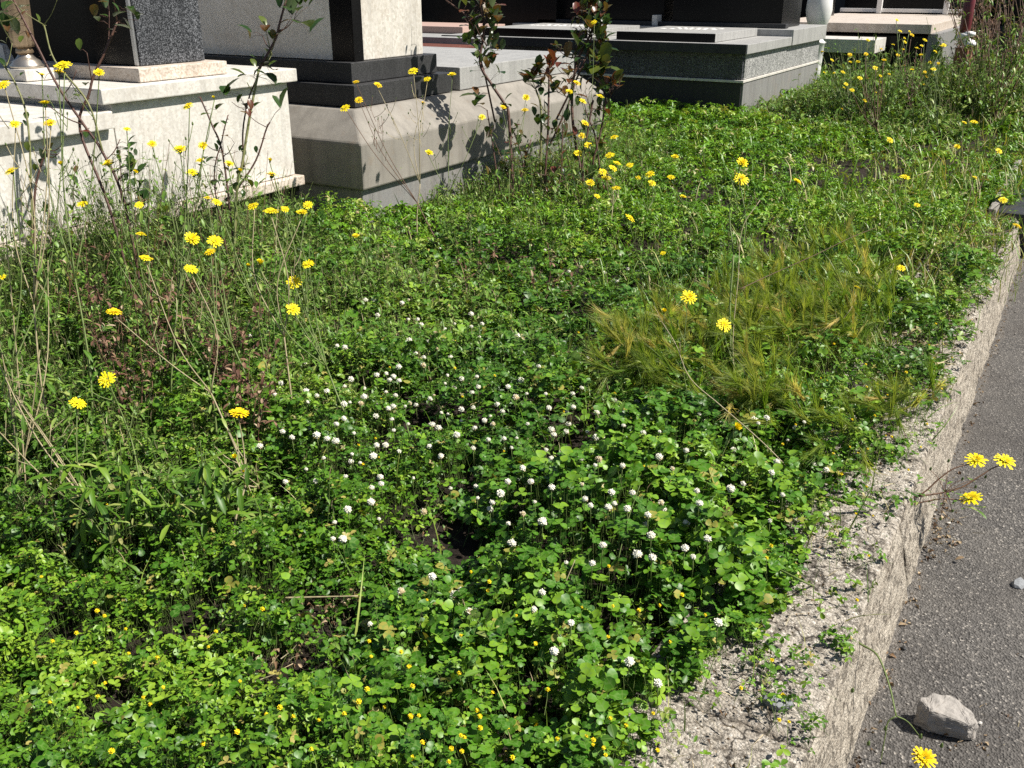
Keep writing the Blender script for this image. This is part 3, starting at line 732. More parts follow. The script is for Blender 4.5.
class Stuff:
    def __init__(s, name, mats): s.name, s.mats = name, mats; s.V, s.U, s.T, s.F3, s.F4, s.M3, s.M4, s.b = [], [], [], [], [], [], [], 0
    def add(s, o, mi=0):
        V = np.concatenate(o[0]); s.V.append(V); s.U.append(np.concatenate(o[1])); s.T.append(np.concatenate(o[2]))
        for src, dst, dm in ((o[3], s.F3, s.M3), (o[4], s.F4, s.M4)):
            if len(src):
                f = np.concatenate(src) + s.b; dst.append(f); dm.append(np.full(len(f), mi))
        s.b += len(V)
    def stalks(s, A, B, w, tint, mi):
        """thin three-sided stalks from A to B"""
        n = len(A); a = np.array([0, 2.094, 4.189]); ring = np.stack([np.cos(a), np.sin(a), np.zeros(3)], -1)
        V = np.concatenate([A[:, None] + ring * w, (A + B)[:, None] / 2 * np.array([1, 1, 1]) + ring * w * .85 + (np.random.default_rng(1).normal(0, .004, (n, 1, 3))), B[:, None] + ring * w * .7], 1).reshape(-1, 3)
        q = []
        for k in (0, 3):
            for j in range(3): q.append((k + j, k + (j + 1) % 3, k + 3 + (j + 1) % 3, k + 3 + j))
        f = (np.array(q)[None] + (np.arange(n) * 9)[:, None, None]).reshape(-1, 4)
        s.add([[V], [np.zeros((len(V), 3))], [np.full(len(V), tint)], [], [f]], mi)
    def build(s, label, cat):
        fs_ = []; ms_ = []
        if s.F3: fs_.append(np.concatenate(s.F3)); ms_.append(np.concatenate(s.M3))
        if s.F4: fs_.append(np.concatenate(s.F4)); ms_.append(np.concatenate(s.M4))
        o = np_mesh(s.name, np.concatenate(s.V), fs_, s.mats, np.concatenate(s.T), np.concatenate(s.U), np.concatenate(ms_))
        print(s.name, len(o.data.vertices), len(o.data.polygons))
        return tag(o, label, cat, kind="stuff")

CL = [compound(leaflet8, 3, i, L=1.0, W=1.0, notch=0.04, fold=0.20, droop=0.2) for i in range(14)]
MD = [compound(leaflet5, 3, 50 + i, spread=1.5, L=1.0, W=0.72) for i in range(14)]
MD8 = [compound(leaflet8, 3, 70 + i, spread=1.55, L=1.0, W=0.66, fold=.3) for i in range(10)]
BR = [compound(leaflet8, 1, 100 + i, L=1.0, W=0.42, fold=.35, droop=.35) for i in range(8)]
SM = [compound(leaflet5, 4, 130 + i, spread=1.4, L=1.0, W=0.5, droop=.3) for i in range(10)]
BL = [bladeT(i, 4, 0.022, 0.9) for i in range(10)]
BLS = [bladeT(i, 3, 0.045, 1.1) for i in range(8)]

def sample(r, density, xr, yr, margin=200):
    n = int(density * (xr[1] - xr[0]) * (yr[1] - yr[0]))
    x = r.uniform(*xr, n); y = r.uniform(*yr, n)
    px, py, d = proj(np.stack([x, y, np.full(n, .08)], -1))
    ok = (px > -margin - 220 * (py > 250)) & (px < 1024 + margin) & (py > -60) & (py < 768 + margin + 40) & (d > .5) & graves_clear(x, y)
    return x[ok], y[ok]

stuff = {k: Stuff(n, [M[m], M['calyx']]) for k, n, m in (('clover', 'clover_leaves', 'clover'), ('medick', 'medick_leaves', 'medick'), ('small', 'ground_leaves', 'small'), ('lawn', 'lawn_leaves', 'lawn'), ('grass', 'grass', 'grass'))}
r = np.random.default_rng(11)
bands = [0.3, 1.2, 1.8, 2.4, 3.0, 3.7, 4.6, 5.8, 7.2, 9.0, 11.5, 15.0, 20.0]
for y0, y1 in zip(bands[:-1], bands[1:]):
    ym = (y0 + y1) / 2
    for xa in np.arange(-5.2, 1.2, 0.8):
        xm = xa + .4
        dm = max(1.6, depth((xm, ym, 0)))
        k = max(1.0, dm / 3.1) ** 0.9                       # larger, fewer leaves with distance
        x, y = sample(r, 15500 / k ** 1.9, (xa, xa + .8), (y0, y1))
        if not len(x): continue
        px, py, d, jx, jy, pres, kf = zones(x, y)
        dm_ = 1.0 * ((jx < 450) & (jy > 455)); keep = r.random(len(x)) < np.clip(pres * (.80 + .45 * dm_) + .05 * dm_, 0, 1)
        x, y, px, py, d, jx, jy, kf = (a[keep] for a in (x, y, px, py, d, jx, jy, kf))
        if not len(x): continue
        h = canopy(x, y); g = ground_z(x, y) * (kf < .5)
        u_ = r.random(len(x)) ** 0.55
        z = g + h * (0.16 + 0.94 * u_)
        n = len(x)
        big = in_poly(jx, jy, BIG); med = ~big & (((jx < 420) & (jy > 470)) | (jx < 130) & (jy > 420))
        far = ~big & ~med & (jy < 255)
        sp = np.where(big, 0, np.where(med, 1, np.where(far, 3, 2)))
        q = r.random(n)
        sp = np.where((sp == 0) & (q < .22), 1, sp); sp = np.where((sp == 2) & (q < .30), 1, sp); sp = np.where((sp == 2) & (q > .80), 0, sp)
        sp = np.where((sp == 1) & (q > .93), 0, sp); sp = np.where(kf > .5, np.where(q < .6, 1, 2), sp)
        sp = np.where((sp == 0) & (r.random(n) < .30) & big, -1, sp)       # the big leaves need fewer
        tint = np.clip(r.normal(.46, .28, n) + (fbm(x, y, 2.2, 2, 31) - .5) * .9 + .1 * (u_ - .5), 0, .93)
        tint = np.where(r.random(n) < .03, 1.0, tint)
        yaw = r.uniform(0, 6.283, n); tilt = np.abs(r.normal(0, .58, n)); taz = r.uniform(0, 6.283, n)
        for code, key, T, s0, s1 in ((0, 'clover', CL, .0165, .0060), (1, 'medick', MD8 if dm < 3.0 else MD, .0110, .0035), (2, 'small', SM + MD[:4] if dm > 3.0 else SM + BR[:5] + MD8[:4], .0122, .0050), (3, 'lawn', SM + BLS[:3], .0125, .004)):
            s = np.where(sp == code)[0]
            if not len(s): continue
            size = np.clip(s0 * r.lognormal(-.08, .38, len(s)), s0 * .4, s0 * (1.45 if code == 0 else 1.9)) * k * (.8 + .5 * fbm(x[s], y[s], 4, 2, 44))
            if code == 0: size = size * (1 + .35 * np.exp(-((px[s] - 640) / 170) ** 2 - ((py[s] - 540) / 120) ** 2)); 
            P = np.stack([x[s], y[s], z[s]], -1)
            stuff[key].add(instance(T, P, size, yaw[s], tilt[s], taz[s], tint[s], r))
            if dm < 3.4 and code in (0, 1):
                B0 = np.stack([x[s] + r.normal(0, .02, len(s)), y[s] + r.normal(0, .02, len(s)), g[s]], -1)
                stuff[key].stalks(B0, P - [0, 0, .0005], .0007 * (1.4 if code == 0 else 1), .3, 1)
# grass blades: sparse in the near cover, dense in the far verge and along the kerb
for y0, y1 in zip(bands[:-1], bands[1:]):
    ym = (y0 + y1) / 2
    for xa in np.arange(-5.2, 1.2, 0.8):
        dm = max(1.6, depth((xa + .4, ym, 0))); k = max(1.0, dm / 3.4)
        x, y = sample(r, 2600 / k ** 1.6, (xa, xa + .8), (y0, y1))
        if not len(x): continue
        px, py, d, jx, jy, pres, kf = zones(x, y)
        w = .05 + .07 * (jy < 480) * (jx > 560) + .5 * in_poly(jx, jy, BARLEY) + .35 * ((jy < 330) & (jx > 820)) + .06 * ((jy < 250) & (jx > 560)) + .25 * np.exp(-((jx - 620) / 45) ** 2 - ((jy - 180) / 30) ** 2)
        w = w * np.where(kf > .5, .55, 1) * (x < KX + .01 * (y < 5) + (y > 5) * .12)
        for (a, b, ra, rb) in SOIL: w = w * (1 - .9 * np.exp(-((px - a) / ra) ** 2 - ((py - b) / rb) ** 2))
        keep = r.random(len(x)) < w
        x, y, px, py, jx, jy, kf = (a[keep] for a in (x, y, px, py, jx, jy, kf))
        n = len(x)
        if not n: continue
        L = np.clip(r.normal(.13, .045, n), .04, .3) * (1 + .25 * (jy < 330)) * np.where(kf > .5, .75, 1)
        dry = np.where((kf > .5) | ((jx > 880) & (jy < 330)), .30, .0) + .12 * (fbm(x, y, 1.5, 2, 8) > .55)
        tint = np.where(r.random(n) < .12 + dry, r.uniform(.75, 1, n), np.clip(r.normal(.38, .2, n), 0, .75))
        P = np.stack([x, y, ground_z(x, y) * (kf < .5)], -1)
        stuff['grass'].add(instance(BL if dm < 5 else BLS, P, L, r.uniform(0, 6.283, n), np.abs(r.normal(0, .35, n)), r.uniform(0, 6.283, n), tint, r))
# taller mixed weeds: thin stalks with leaves all the way up
tall = Stuff("weed_foliage", [M['weedleaf'], M['stem'], M['straw']])
def tallweeds(n, xr, yr, hfun, s0, seed, nl=9, dry=.18):
    q = np.random.default_rng(seed); x = q.uniform(*xr, n); y = q.uniform(*yr, n); h = hfun(x, y) * q.uniform(.55, 1.12, n)
    px_, py_, _d = proj(np.stack([x, y, x * 0], -1)); clear = np.ones(n, bool)
    for (a_, b_, ra_, rb_) in SOIL[:3]: clear &= ((px_ - a_) / ra_ / 1.3) ** 2 + ((py_ - b_ - 15) / rb_ / 1.8) ** 2 > 1
    k = (h > .06) & graves_clear(x + .02, y) & clear; x, y, h = x[k], y[k], h[k]; n = len(x)
    A = np.stack([x, y, np.zeros(n)], -1); Bt = A + np.stack([q.normal(0, .13, n) * h * 2, q.normal(0, .13, n) * h * 2, h], -1)
    tall.stalks(A, Bt, s0 * .035, .4, 1)
    u = q.uniform(.08, 1.0, (n, nl)); P = A[:, None] * (1 - u[..., None]) + Bt[:, None] * u[..., None] + q.normal(0, .006, (n, nl, 3)); P = P.reshape(-1, 3); m = len(P)
    sz = np.clip(q.normal(s0, s0 * .4, m), s0 * .3, s0 * 2) * (1.25 - .6 * u.ravel())
    yaw = q.uniform(0, 6.28, m); d_ = q.random(m) < dry
    for sel, mi, T in ((~d_, 0, LN), (d_, 2, BLS)):
        tall.add(instance(T, P[sel], sz[sel] * (1 if mi == 0 else 1.4), yaw[sel], q.normal(.35, .5, sel.sum()), yaw[sel], np.clip(q.normal(.45, .28, sel.sum()), 0, 1), q), mi)
LN = [compound(leaflet8, 1, 900 + i, L=1.0, W=.30, fold=.35, droop=.5) for i in range(6)] + BR[:3]
def ramp01(v): return np.clip(v, 0, 1)
tallweeds(5200, (-4.02, -2.9), (1.2, 4.45), lambda x, y: (.62 * np.clip((4.3 - y) / .7, .25, 1) * np.exp(-((x + 3.75) / .42) ** 2)) * (.5 + .9 * fbm(x, y, 2.5, 2, 60)), .034, 61)
tallweeds(1300, (-2.9, -1.7), (1.6, 3.7), lambda x, y: .30 * fbm(x, y, 3, 2, 63) * np.exp(-((x + 2.6) / .6) ** 2) * 1.5, .034, 64)
tallweeds(1600, (-3.95, -2.3), (1.3, 4.2), lambda x, y: .66 * np.exp(-((x + 3.3) / .7) ** 2) * np.clip((4.2 - y) / .6, .3, 1) * np.clip(fbm(x, y, 3, 2, 91) - .2, 0, 1) * 1.5, .028, 92, 9, .45)
tallweeds(1700, (-3.79, -2.5), (4.5, 8.2), lambda x, y: .44 * np.clip((y - 4.95) / .7, .12, 1) * np.exp(-((x + 3.45) / .5) ** 2) * (.3 + fbm(x, y, 2, 2, 65)), .036, 66)
tallweeds(2400, (-3.3, -1.0), (9.4, 13.2), lambda x, y: .80 * np.exp(-((x + 2.05) / .85) ** 2 - ((y - 11.4) / 1.1) ** 2) * (.5 + fbm(x, y, 1.5, 2, 67)), .065, 68, 12, .18)
tallweeds(1200, (-1.5, .6), (11.0, 15.5), lambda x, y: .6 * np.exp(-((x + .4) / .9) ** 2 - ((y - 13.3) / 1.5) ** 2) * (.5 + fbm(x, y, 1.5, 2, 69)), .075, 70, 11, .3)
tallweeds(700, (-1.75, -.9), (11.3, 12.35), lambda x, y: .72 * (.6 + .6 * fbm(x, y, 2, 2, 79)), .07, 80, 11, .3)
tallweeds(1300, (-3.2, -.7), (1.2, 5.2), lambda x, y: .34 * np.clip(fbm(x, y, 2.6, 2, 75) - .38, 0, 1) * 2.2, .026, 76, 9, .22)
tallweeds(350, (-3.3, -2.2), (9.6, 11.2), lambda x, y: .25 * fbm(x, y, 2, 2, 71), .05, 72)
tallweeds(500, (-1.6, -.3), (2.6, 7.0), lambda x, y: .20 * fbm(x, y, 2, 2, 73), .03, 74, 7, .5)
tall.build("grey green mixed weeds with thin stalks massed along the foot of the tombs", "weeds")
stuff['clover'].build("dark green trefoil clover leaves mounded beside the kerb", "clover")
stuff['medick'].build("small bright green medick leaves carpeting the near verge", "ground cover")
stuff['small'].build("mixed small weed leaves covering the middle of the verge", "ground cover")
stuff['lawn'].build("bright green low leaves of the far verge before the granite tomb", "ground cover")
stuff['grass'].build("green and straw coloured grass blades along the verge and kerb", "grass")

# wall barley: silky tufts leaning downhill
bar = Stuff("barley_grass", [M['barley'], M['grass']])
def headT(seed):
    q = np.random.default_rng(seed); V, U, f3 = [], [], []
    for i in range(38):
        t = q.random() * .45; a = q.uniform(0, 6.283); sp = q.uniform(.03, .20)
        b = np.array([q.normal(0, .012), q.normal(0, .012), t]); dirv = np.array([math.cos(a) * sp, math.sin(a) * sp, 1.0]); L = q.uniform(.45, .8)
        sd = np.array([-math.sin(a), math.cos(a), 0]) * .0052
        k = len(V); m_ = b + dirv * L * .5; e = b + dirv * L + [math.cos(a) * .07, math.sin(a) * .07, -.07]
        V += [b - sd, b + sd, m_ - sd * .8, m_ + sd * .8, e]; U += [(0, t, 0)] * 5; f3 += [(k, k + 1, k + 3), (k, k + 3, k + 2), (k + 2, k + 3, k + 4)]
    return np.array(V), np.array(U, float), np.array(f3), np.zeros((0, 4), int)
HT = [headT(i) for i in range(8)]
x, y = sample(r, 800, (-2.2, -.25), (2.4, 6.2))
px, py, d, jx, jy, pres, kf = zones(x, y)
tuft = ((px - 665) / 55) ** 2 + ((py - 385) / 38) ** 2 < 1
tuft |= ((px - 820) / 72) ** 2 + ((py - 325) / 46) ** 2 < 1
tuft |= ((px - 745) / 60) ** 2 + ((py - 365) / 40) ** 2 < 1
tuft |= ((px - 770) / 36) ** 2 + ((py - 430) / 22) ** 2 < 1
tuft |= ((px - 912) / 26) ** 2 + ((py - 432) / 16) ** 2 < 1
tuft |= ((px - 835) / 30) ** 2 + ((py - 468) / 16) ** 2 < 1
keep = tuft & (r.random(len(x)) < np.clip(.1 + 3 * (fbm(x, y, 6, 2, 88) - .35), .05, 1))
x, y = x[keep], y[keep]; n = len(x)
# heads nod towards the lower left of the verge
P0 = np.stack([x, y, np.zeros(n)], -1); hgt = r.uniform(.07, .19, n)
lean = np.stack([r.normal(-.02, .03, n), r.normal(.01, .03, n), np.zeros(n)], -1)
P1 = P0 + lean + np.stack([np.zeros(n), np.zeros(n), hgt], -1)
bar.stalks(P0, P1, .0008, .2, 1)
bar.add(instance(HT, P1 - [0, 0, .005], r.uniform(.14, .23, n), r.uniform(0, 6.283, n), np.where(r.random(n) < .5, r.normal(1.7, .45, n), r.normal(.7, .4, n)), r.normal(-.35, .7, n), np.clip(r.normal(.45, .28, n), 0, 1), r))
bar.build("silky golden green wild barley heads on the verge near the kerb", "grass")
# ------------------------------------------------------------------ yellow-flowered weeds
R = random.Random(5)
def mesh_only(mb, name, mats, smooth=True):
    me = bpy.data.meshes.new(name); me.from_pydata(mb.v, [], mb.f)
    for m in mats: me.materials.append(m)
    me.polygons.foreach_set("material_index", mb.m); me.polygons.foreach_set("use_smooth", [smooth] * len(mb.f)); me.update()
    return me
def flower_mesh(seed, open_=1.0):
    """composite flower, unit wide: strap petals in three whorls over a green cup"""
    q = random.Random(seed); mb = MB()
    for ring, (n, r0, r1, lift) in enumerate(((15, .10, .52, .03), (12, .08, .40, .10), (9, .04, .25, .16))):
        for i in range(n):
            a = 2 * math.pi * (i + .5 * ring) / n + q.uniform(-.1, .1); L = r1 * q.uniform(.86, 1.06); w = .050 * q.uniform(.85, 1.2)
            d = np.array([math.cos(a), math.sin(a), 0]); s_ = np.array([-math.sin(a), math.cos(a), 0]); up = np.array([0, 0, 1.0])
            lf = lift + q.uniform(-.03, .05); c = 1 - open_
            rr = lambda t: d * (r0 + (L - r0) * t * (1 - .75 * c)) + up * (lf * t - .05 * t * t * open_ + c * .42 * t)
            mb.add([rr(0) - s_ * w * .5, rr(0) + s_ * w * .5, rr(.55) + s_ * w, rr(.55) - s_ * w + up * .01, rr(1) + s_ * w * .8, rr(1) - s_ * w * .8, rr(1.04) + s_ * w * .3, rr(.97), rr(1.04) - s_ * w * .3],
                   [(0, 1, 2, 3), (3, 2, 4, 7, 5), (4, 6, 7), (7, 8, 5)], 0)
    for i in range(26):
        a = i * 2.4; rad = .17 * math.sqrt(i / 26); p = np.array([math.cos(a) * rad, math.sin(a) * rad, .10 + .05 * (1 - i / 26)])
        t = p + [math.cos(a) * .03, math.sin(a) * .03, .09]
        mb.add([p + [.016, 0, 0], p + [-.008, .014, 0], p + [-.008, -.014, 0], t], [(0, 1, 3), (1, 2, 3), (2, 0, 3)], 1)
    lathe(mb, (0, 0, -.26), [(.03, 0), (.10, .04), (.135, .13), (.12, .24), (.13, .27)], 9, 2)
    return mesh_only(mb, "flower_head", [M['petal_deep' if seed % 3 == 1 else 'petal'], M['disk'], M['calyx']])
FLOWERS = [flower_mesh(i, (1, .92, .78, 1)[i]) for i in range(4)]
HALF = [flower_mesh(20 + i, .35) for i in range(2)]
def bud_mesh(seed):
    mb = MB(); q = random.Random(seed)
    lathe(mb, (0, 0, -.1), [(.05, 0), (.2, .12), (.24, .35), (.15, .62), (.07, .8)], 7, 0)
    for i in range(7):
        a = i * .9; mb.add([(math.cos(a) * .22, math.sin(a) * .22, .3), (math.cos(a + .3) * .2, math.sin(a + .3) * .2, .3), (math.cos(a) * .13, math.sin(a) * .13, .85)], [(0, 1, 2)], 0)
    return mesh_only(mb, "bud", [M['calyx']])
BUDS = [bud_mesh(i) for i in range(2)]
def placed(me, name, p, size, nrm, parent, spin):
    o = bpy.data.objects.new(name, me); put(o, parent)
    z = Vector([float(c) for c in nrm]).normalized()
    rot = z.to_track_quat('Z', 'Y').to_matrix().to_4x4() @ Matrix.Rotation(spin, 4, 'Z')
    o.matrix_local = Matrix.Translation(Vector([float(c) for c in p]) - parent.location) @ rot @ Matrix.Scale(size, 4)
    return o
def leafpatch(name, items, mat, parent, tmpl, r):
    """one foliage mesh of a plant: items = (point, size, direction of the blade)"""
    P = np.array([np.asarray(i[0], float) - np.array(parent.location) for i in items]); S = np.array([i[1] for i in items])
    n = len(P)
    yaw = np.array([math.atan2(-i[2][0], i[2][1]) for i in items]); tilt = np.array([i[3] if len(i) > 3 else 0.0 for i in items])
    o = instance(tmpl, P, S, yaw, tilt, yaw, np.clip(np.array([i[4] if len(i) > 4 else r.random() for i in items]), 0, 1), r)
    fs_ = [np.concatenate(k) for k in (o[3], o[4]) if len(k)]
    me_o = np_mesh(name, np.concatenate(o[0]), fs_, [mat], np.concatenate(o[2]), np.concatenate(o[1]))
    me_o.parent = parent
    return me_o
LANCE = [compound(leaflet8, 1, 300 + i, L=1.0, W=0.26, fold=.35, droop=.45) for i in range(6)]
OVATE = [compound(leaflet8, 1, 320 + i, L=1.0, W=0.62, fold=.30, droop=.25) for i in range(6)]
rp = np.random.default_rng(77)
def lerp(a, b, t): return np.asarray(a) * (1 - t) + np.asarray(b) * t

def weed(base_px, heads, label, group="yellow flowered weeds", d=None, buds=4, leaves=10, stem='stem', name="yellow_hawksbeard", fork=.45, leafsize=.06, thick=1.0):
    """base_px: where it is rooted; heads: (px, py, width in px[, 'half'])"""
    base_px = (base_px[0] + (R.uniform(-25, 75) if base_px[0] < 310 else R.uniform(-12, 22)), base_px[1])
    if stem == "stem" and R.random() < .3: stem = R.choice(["stem_pale", "stem_red"])
    B = at(*base_px)
    if d is not None:
        B = ptd(base_px[0], base_px[1], d); B[2] = 0
    B[2] = -0.01
    dd = depth(B)
    t = thing(name, B, label, "wildflower", group)
    tips = []
    for hd in heads:
        tips.append(ptd(hd[0], hd[1], dd + R.uniform(-.10, .10)))
    cen = np.mean(tips, 0)
    zmin = max(.03, min(p[2] for p in tips))
    F0 = lerp(B, cen, fork); F0[2] = min(F0[2], zmin * .75) ; F0 += [R.uniform(-.03, .03), R.uniform(-.03, .03), 0]
    mb = MB(); w = .0027 * thick
    main = crom([B, lerp(B, F0, .5) + [R.uniform(-.02, .02), R.uniform(-.02, .02), 0], F0], 5)
    mb.tube(main, np.linspace(w * 1.5, w, len(main)), 5)
    lv = []
    for k in range(leaves):
        u = R.uniform(.02, .85); p = lerp(B, F0, u); a = R.uniform(0, 6.28)
        lv.append((p, leafsize * R.uniform(.5, 1.3) * (1.2 - u * .6), (math.cos(a), math.sin(a)), R.uniform(-.1, .9)))
    for hd, T in zip(heads, tips):
        mid_ = lerp(F0, T, .5) + np.array([R.uniform(-.05, .05), R.uniform(-.05, .05), -.05 * R.random()])
        T0 = T.copy(); sz = hd[2] * depth(T) / F; sz = min(max(sz * R.uniform(.85, 1.1), .012), .058)
        nrm = np.array([R.uniform(-.5, .5), R.uniform(-.5, .5), .75]) + SUN * .3 - ray(512, 384) * R.uniform(.25, .75)
        nrm /= np.linalg.norm(nrm)
        c = crom([F0, mid_, T0 - nrm * sz * .27], 6)
        mb.tube(c, np.linspace(w * .85, w * .6, len(c)), 4)
        me = (HALF if (len(hd) > 3 or sz < .022) else FLOWERS)[R.randrange(2)] if (len(hd) > 3 or sz < .022) else FLOWERS[R.randrange(4)]
        placed(me, "flower_head", T0, sz, nrm, t, R.uniform(0, 6.28))
        a = R.uniform(0, 6.28); p = lerp(F0, T, R.uniform(.1, .5)); lv.append((p, leafsize * .45, (math.cos(a), math.sin(a)), .5))
    for k in range(int(buds * 2.2)):
        T = tips[R.randrange(len(tips))]; s_ = lerp(F0, T, R.uniform(.35, .8)); e = s_ + np.array([R.uniform(-.06, .06), R.uniform(-.06, .06), R.uniform(.03, .10)])
        c = crom([s_, lerp(s_, e, .5) + [0, 0, -.008], e], 3); mb.tube(c, np.linspace(w * .6, w * .45, len(c)), 3)
        placed(BUDS[k % 2], "bud", e, R.uniform(.010, .016), (R.uniform(-.3, .3), R.uniform(-.3, .3), 1), t, 0)
    mb.build("stem", M[stem], t)
    if lv: leafpatch("foliage", lv, M['weedleaf'], t, LANCE, rp)
    return t

G1 = "tall yellow flowers before the marble tomb"
weed((60, 470), [(63, 65, 17), (59, 72, 12), (99, 73, 12), (42, 75, 7)], "tallest yellow weed, its paired flower heads level with the marble tomb slab", G1, 3.2, 6)
weed((25, 480), [(3, 85, 15), (45, 104, 16), (50, 123, 15), (15, 124, 12)], "yellow weed with four heads before the step of the white tomb, by the frame edge", G1, 3.15, 5)
weed((20, 520), [(11, 171, 17), (61, 164, 8, 1), (2, 277, 9)], "yellow weed with one broad head low before the white tomb wall", G1, 2.9, 4)
weed((150, 440), [(108, 164, 14), (135, 173, 9, 1), (127, 129, 9), (82, 204, 12)], "yellow weed rooted in the dry brown stems, four small heads before the tomb wall", G1, 3.4, 6)
weed((190, 450), [(152, 144, 9), (180, 150, 16), (203, 146, 10), (188, 106, 11), (214, 98, 6, 1)], "yellow weed with five heads clustered beneath the headstone of the white tomb", G1, 3.3, 6)
weed((215, 430), [(200, 160, 9), (192, 172, 11), (229, 164, 11), (240, 171, 7, 1)], "slender yellow weed with four little heads before the middle of the white tomb wall", G1, 3.5, 5)
weed((265, 420), [(272, 175, 15), (270, 161, 7, 1), (285, 209, 9), (308, 205, 9)], "yellow weed with a broad head at the far corner of the white tomb", G1, 3.6, 4)
weed((230, 460), [(208, 198, 10), (217, 202, 11), (139, 205, 9), (141, 234, 12)], "yellow weed with two touching heads below the white tomb ledge", G1, 3.2, 5)
weed((255, 440), [(253, 206, 14), (271, 211, 17), (302, 213, 14)], "yellow weed with three flat heads in a level row below the tomb ledge", G1, 3.3, 4)
G2 = "yellow flowers standing in the near weeds"
weed((205, 480), [(192, 239, 18), (215, 241, 17), (210, 252, 12)], "yellow weed with three bright heads crowded together above the brown stems", G2, 3.1, 3)
weed((180, 500), [(146, 258, 12), (191, 269, 15), (114, 312, 16)], "yellow weed with three heads strung down the slope of brown stems", G2, 2.95, 5)
weed((290, 450), [(308, 264, 15), (294, 282, 15), (293, 309, 14), (260, 264, 11, 1), (248, 266, 7, 1)], "yellow weed with three heads one above the other by the concrete tomb corner", G2, 3.25, 4)
weed((120, 560), [(107, 379, 18)], "single yellow flower standing over dark green leaves, upper one of two", G2, 2.6, 2)
weed((95, 570), [(78, 403, 16)], "single yellow flower standing over dark green leaves, lower one of two", G2, 2.6, 1)
weed((195, 560), [(239, 413, 19), (235, 457, 9, 1), (243, 472, 6, 1)], "spiky yellow flower above two small orange buds on a branched stem", G2, 2.65, 3, 14, fork=.6)
weed((300, 290), [(356, 236, 10)], "lone small yellow flower at the foot of the concrete tomb corner", G2, 4.4, 1)
G3 = "thin yellow flowers before the concrete tomb"
weed((425, 260), [(345, 108, 12), (359, 100, 9), (356, 82, 7)], "branched yellow weed leaning against the dark near corner of the concrete tomb", G3, 5.4, 8, 4, fork=.35)
weed((425, 262), [(378, 85, 10), (413, 71, 10), (427, 79, 8), (423, 103, 9)], "yellow weed with four heads across the chamfered rim of the concrete tomb", G3, 5.6, 8, 4, fork=.4)
weed((455, 262), [(452, 75, 10), (482, 117, 8), (429, 153, 9)], "yellow weed before the middle of the concrete rim with one low head", G3, 5.8, 6, 5, fork=.4)
weed((520, 240), [(503, 107, 7), (526, 98, 9), (525, 110, 8)], "yellow weed between the two rose bushes before the concrete tomb", G3, 6.3, 5, 8)
weed((560, 235), [(569, 92, 9), (577, 83, 10), (583, 101, 10), (600, 96, 10), (594, 22, 7)], "yellow weed growing up through the green and red leaved rose", G3, 6.5, 4, 8)
weed((575, 238), [(578, 153, 12), (588, 145, 9), (585, 123, 10), (582, 136, 8), (614, 137, 9)], "yellow weed with stacked heads at the far end of the concrete tomb", G3, 6.5, 4, 10)
G4 = "yellow flowers in the clump past the concrete tomb"
weed((610, 240), [(610, 155, 9), (617, 163, 8), (603, 172, 9), (606, 178, 9), (613, 168, 9)], "dense knot of yellow heads just past the concrete tomb end", G4, 5.8, 3, 14)
weed((600, 255), [(590, 183, 12), (616, 188, 11), (597, 196, 7)], "yellow weed with a broad low head before the dense yellow knot", G4, 5.5, 2, 12)
weed((655, 240), [(630, 165, 8), (638, 178, 7), (650, 174, 11), (652, 183, 9)], "yellow weed with four heads amid long pale grass", G4, 5.8, 3, 12)
weed((690, 245), [(671, 177, 8), (683, 197, 9), (675, 157, 8)], "yellow weed with three small heads in short grass before the granite tomb", G4, 5.8, 2, 6)
weed((640, 285), [(630, 218, 12), (663, 253, 7)], "low yellow flower in the grass before the barley", G4, 5.0, 1, 8)
G5 = "yellow flowers on the open verge"
weed((735, 400), [(742, 163, 14), (741, 179, 16)], "tall pale stemmed weed with two yellow heads one over the other beside barley", G5, 3.75, 4, 8, fork=.6, thick=1.3)
weed((800, 270), [(797, 182, 14)], "solitary yellow flower over the short green verge", G5, 5.3, 2, 5)
weed((700, 420), [(689, 297, 19), (664, 312, 8, 1)], "large yellow flower over the barley with a small closed head next to it", G5, 3.4, 2, 8)
weed((738, 430), [(724, 325, 16)], "yellow flower hanging just below the large one over barley", G5, 3.35, 2, 6)
weed((905, 330), [(901, 268, 10)], "small yellow flower at the kerb end of the barley", G5, 4.3, 1, 6)
weed((850, 350), [(857, 288, 8)], "tiny yellow flower inside the barley near the kerb", G5, 4.1, 1, 6)
weed((900, 250), [(905, 177, 12), (890, 140, 7), (917, 205, 6)], "yellow flower by the bare soil strip across the far verge", G5, 5.4, 2, 8)
weed((748, 490), [(736, 428, 14, 1)], "half open yellow flower above the clover mound at the edge of barley", G5, 2.9, 0, 4)
weed((985, 200), [(974, 122, 10), (964, 123, 7), (957, 147, 8)], "yellow weed with three heads beyond the end of the kerb", G5, 6.6, 2, 8)
weed((940, 270), [(975, 178, 8), (1003, 200, 8), (1017, 226, 9), (999, 151, 8)], "dark stemmed yellow weed arching over the kerb end", G5, 5.3, 3, 6, stem='stem_red')

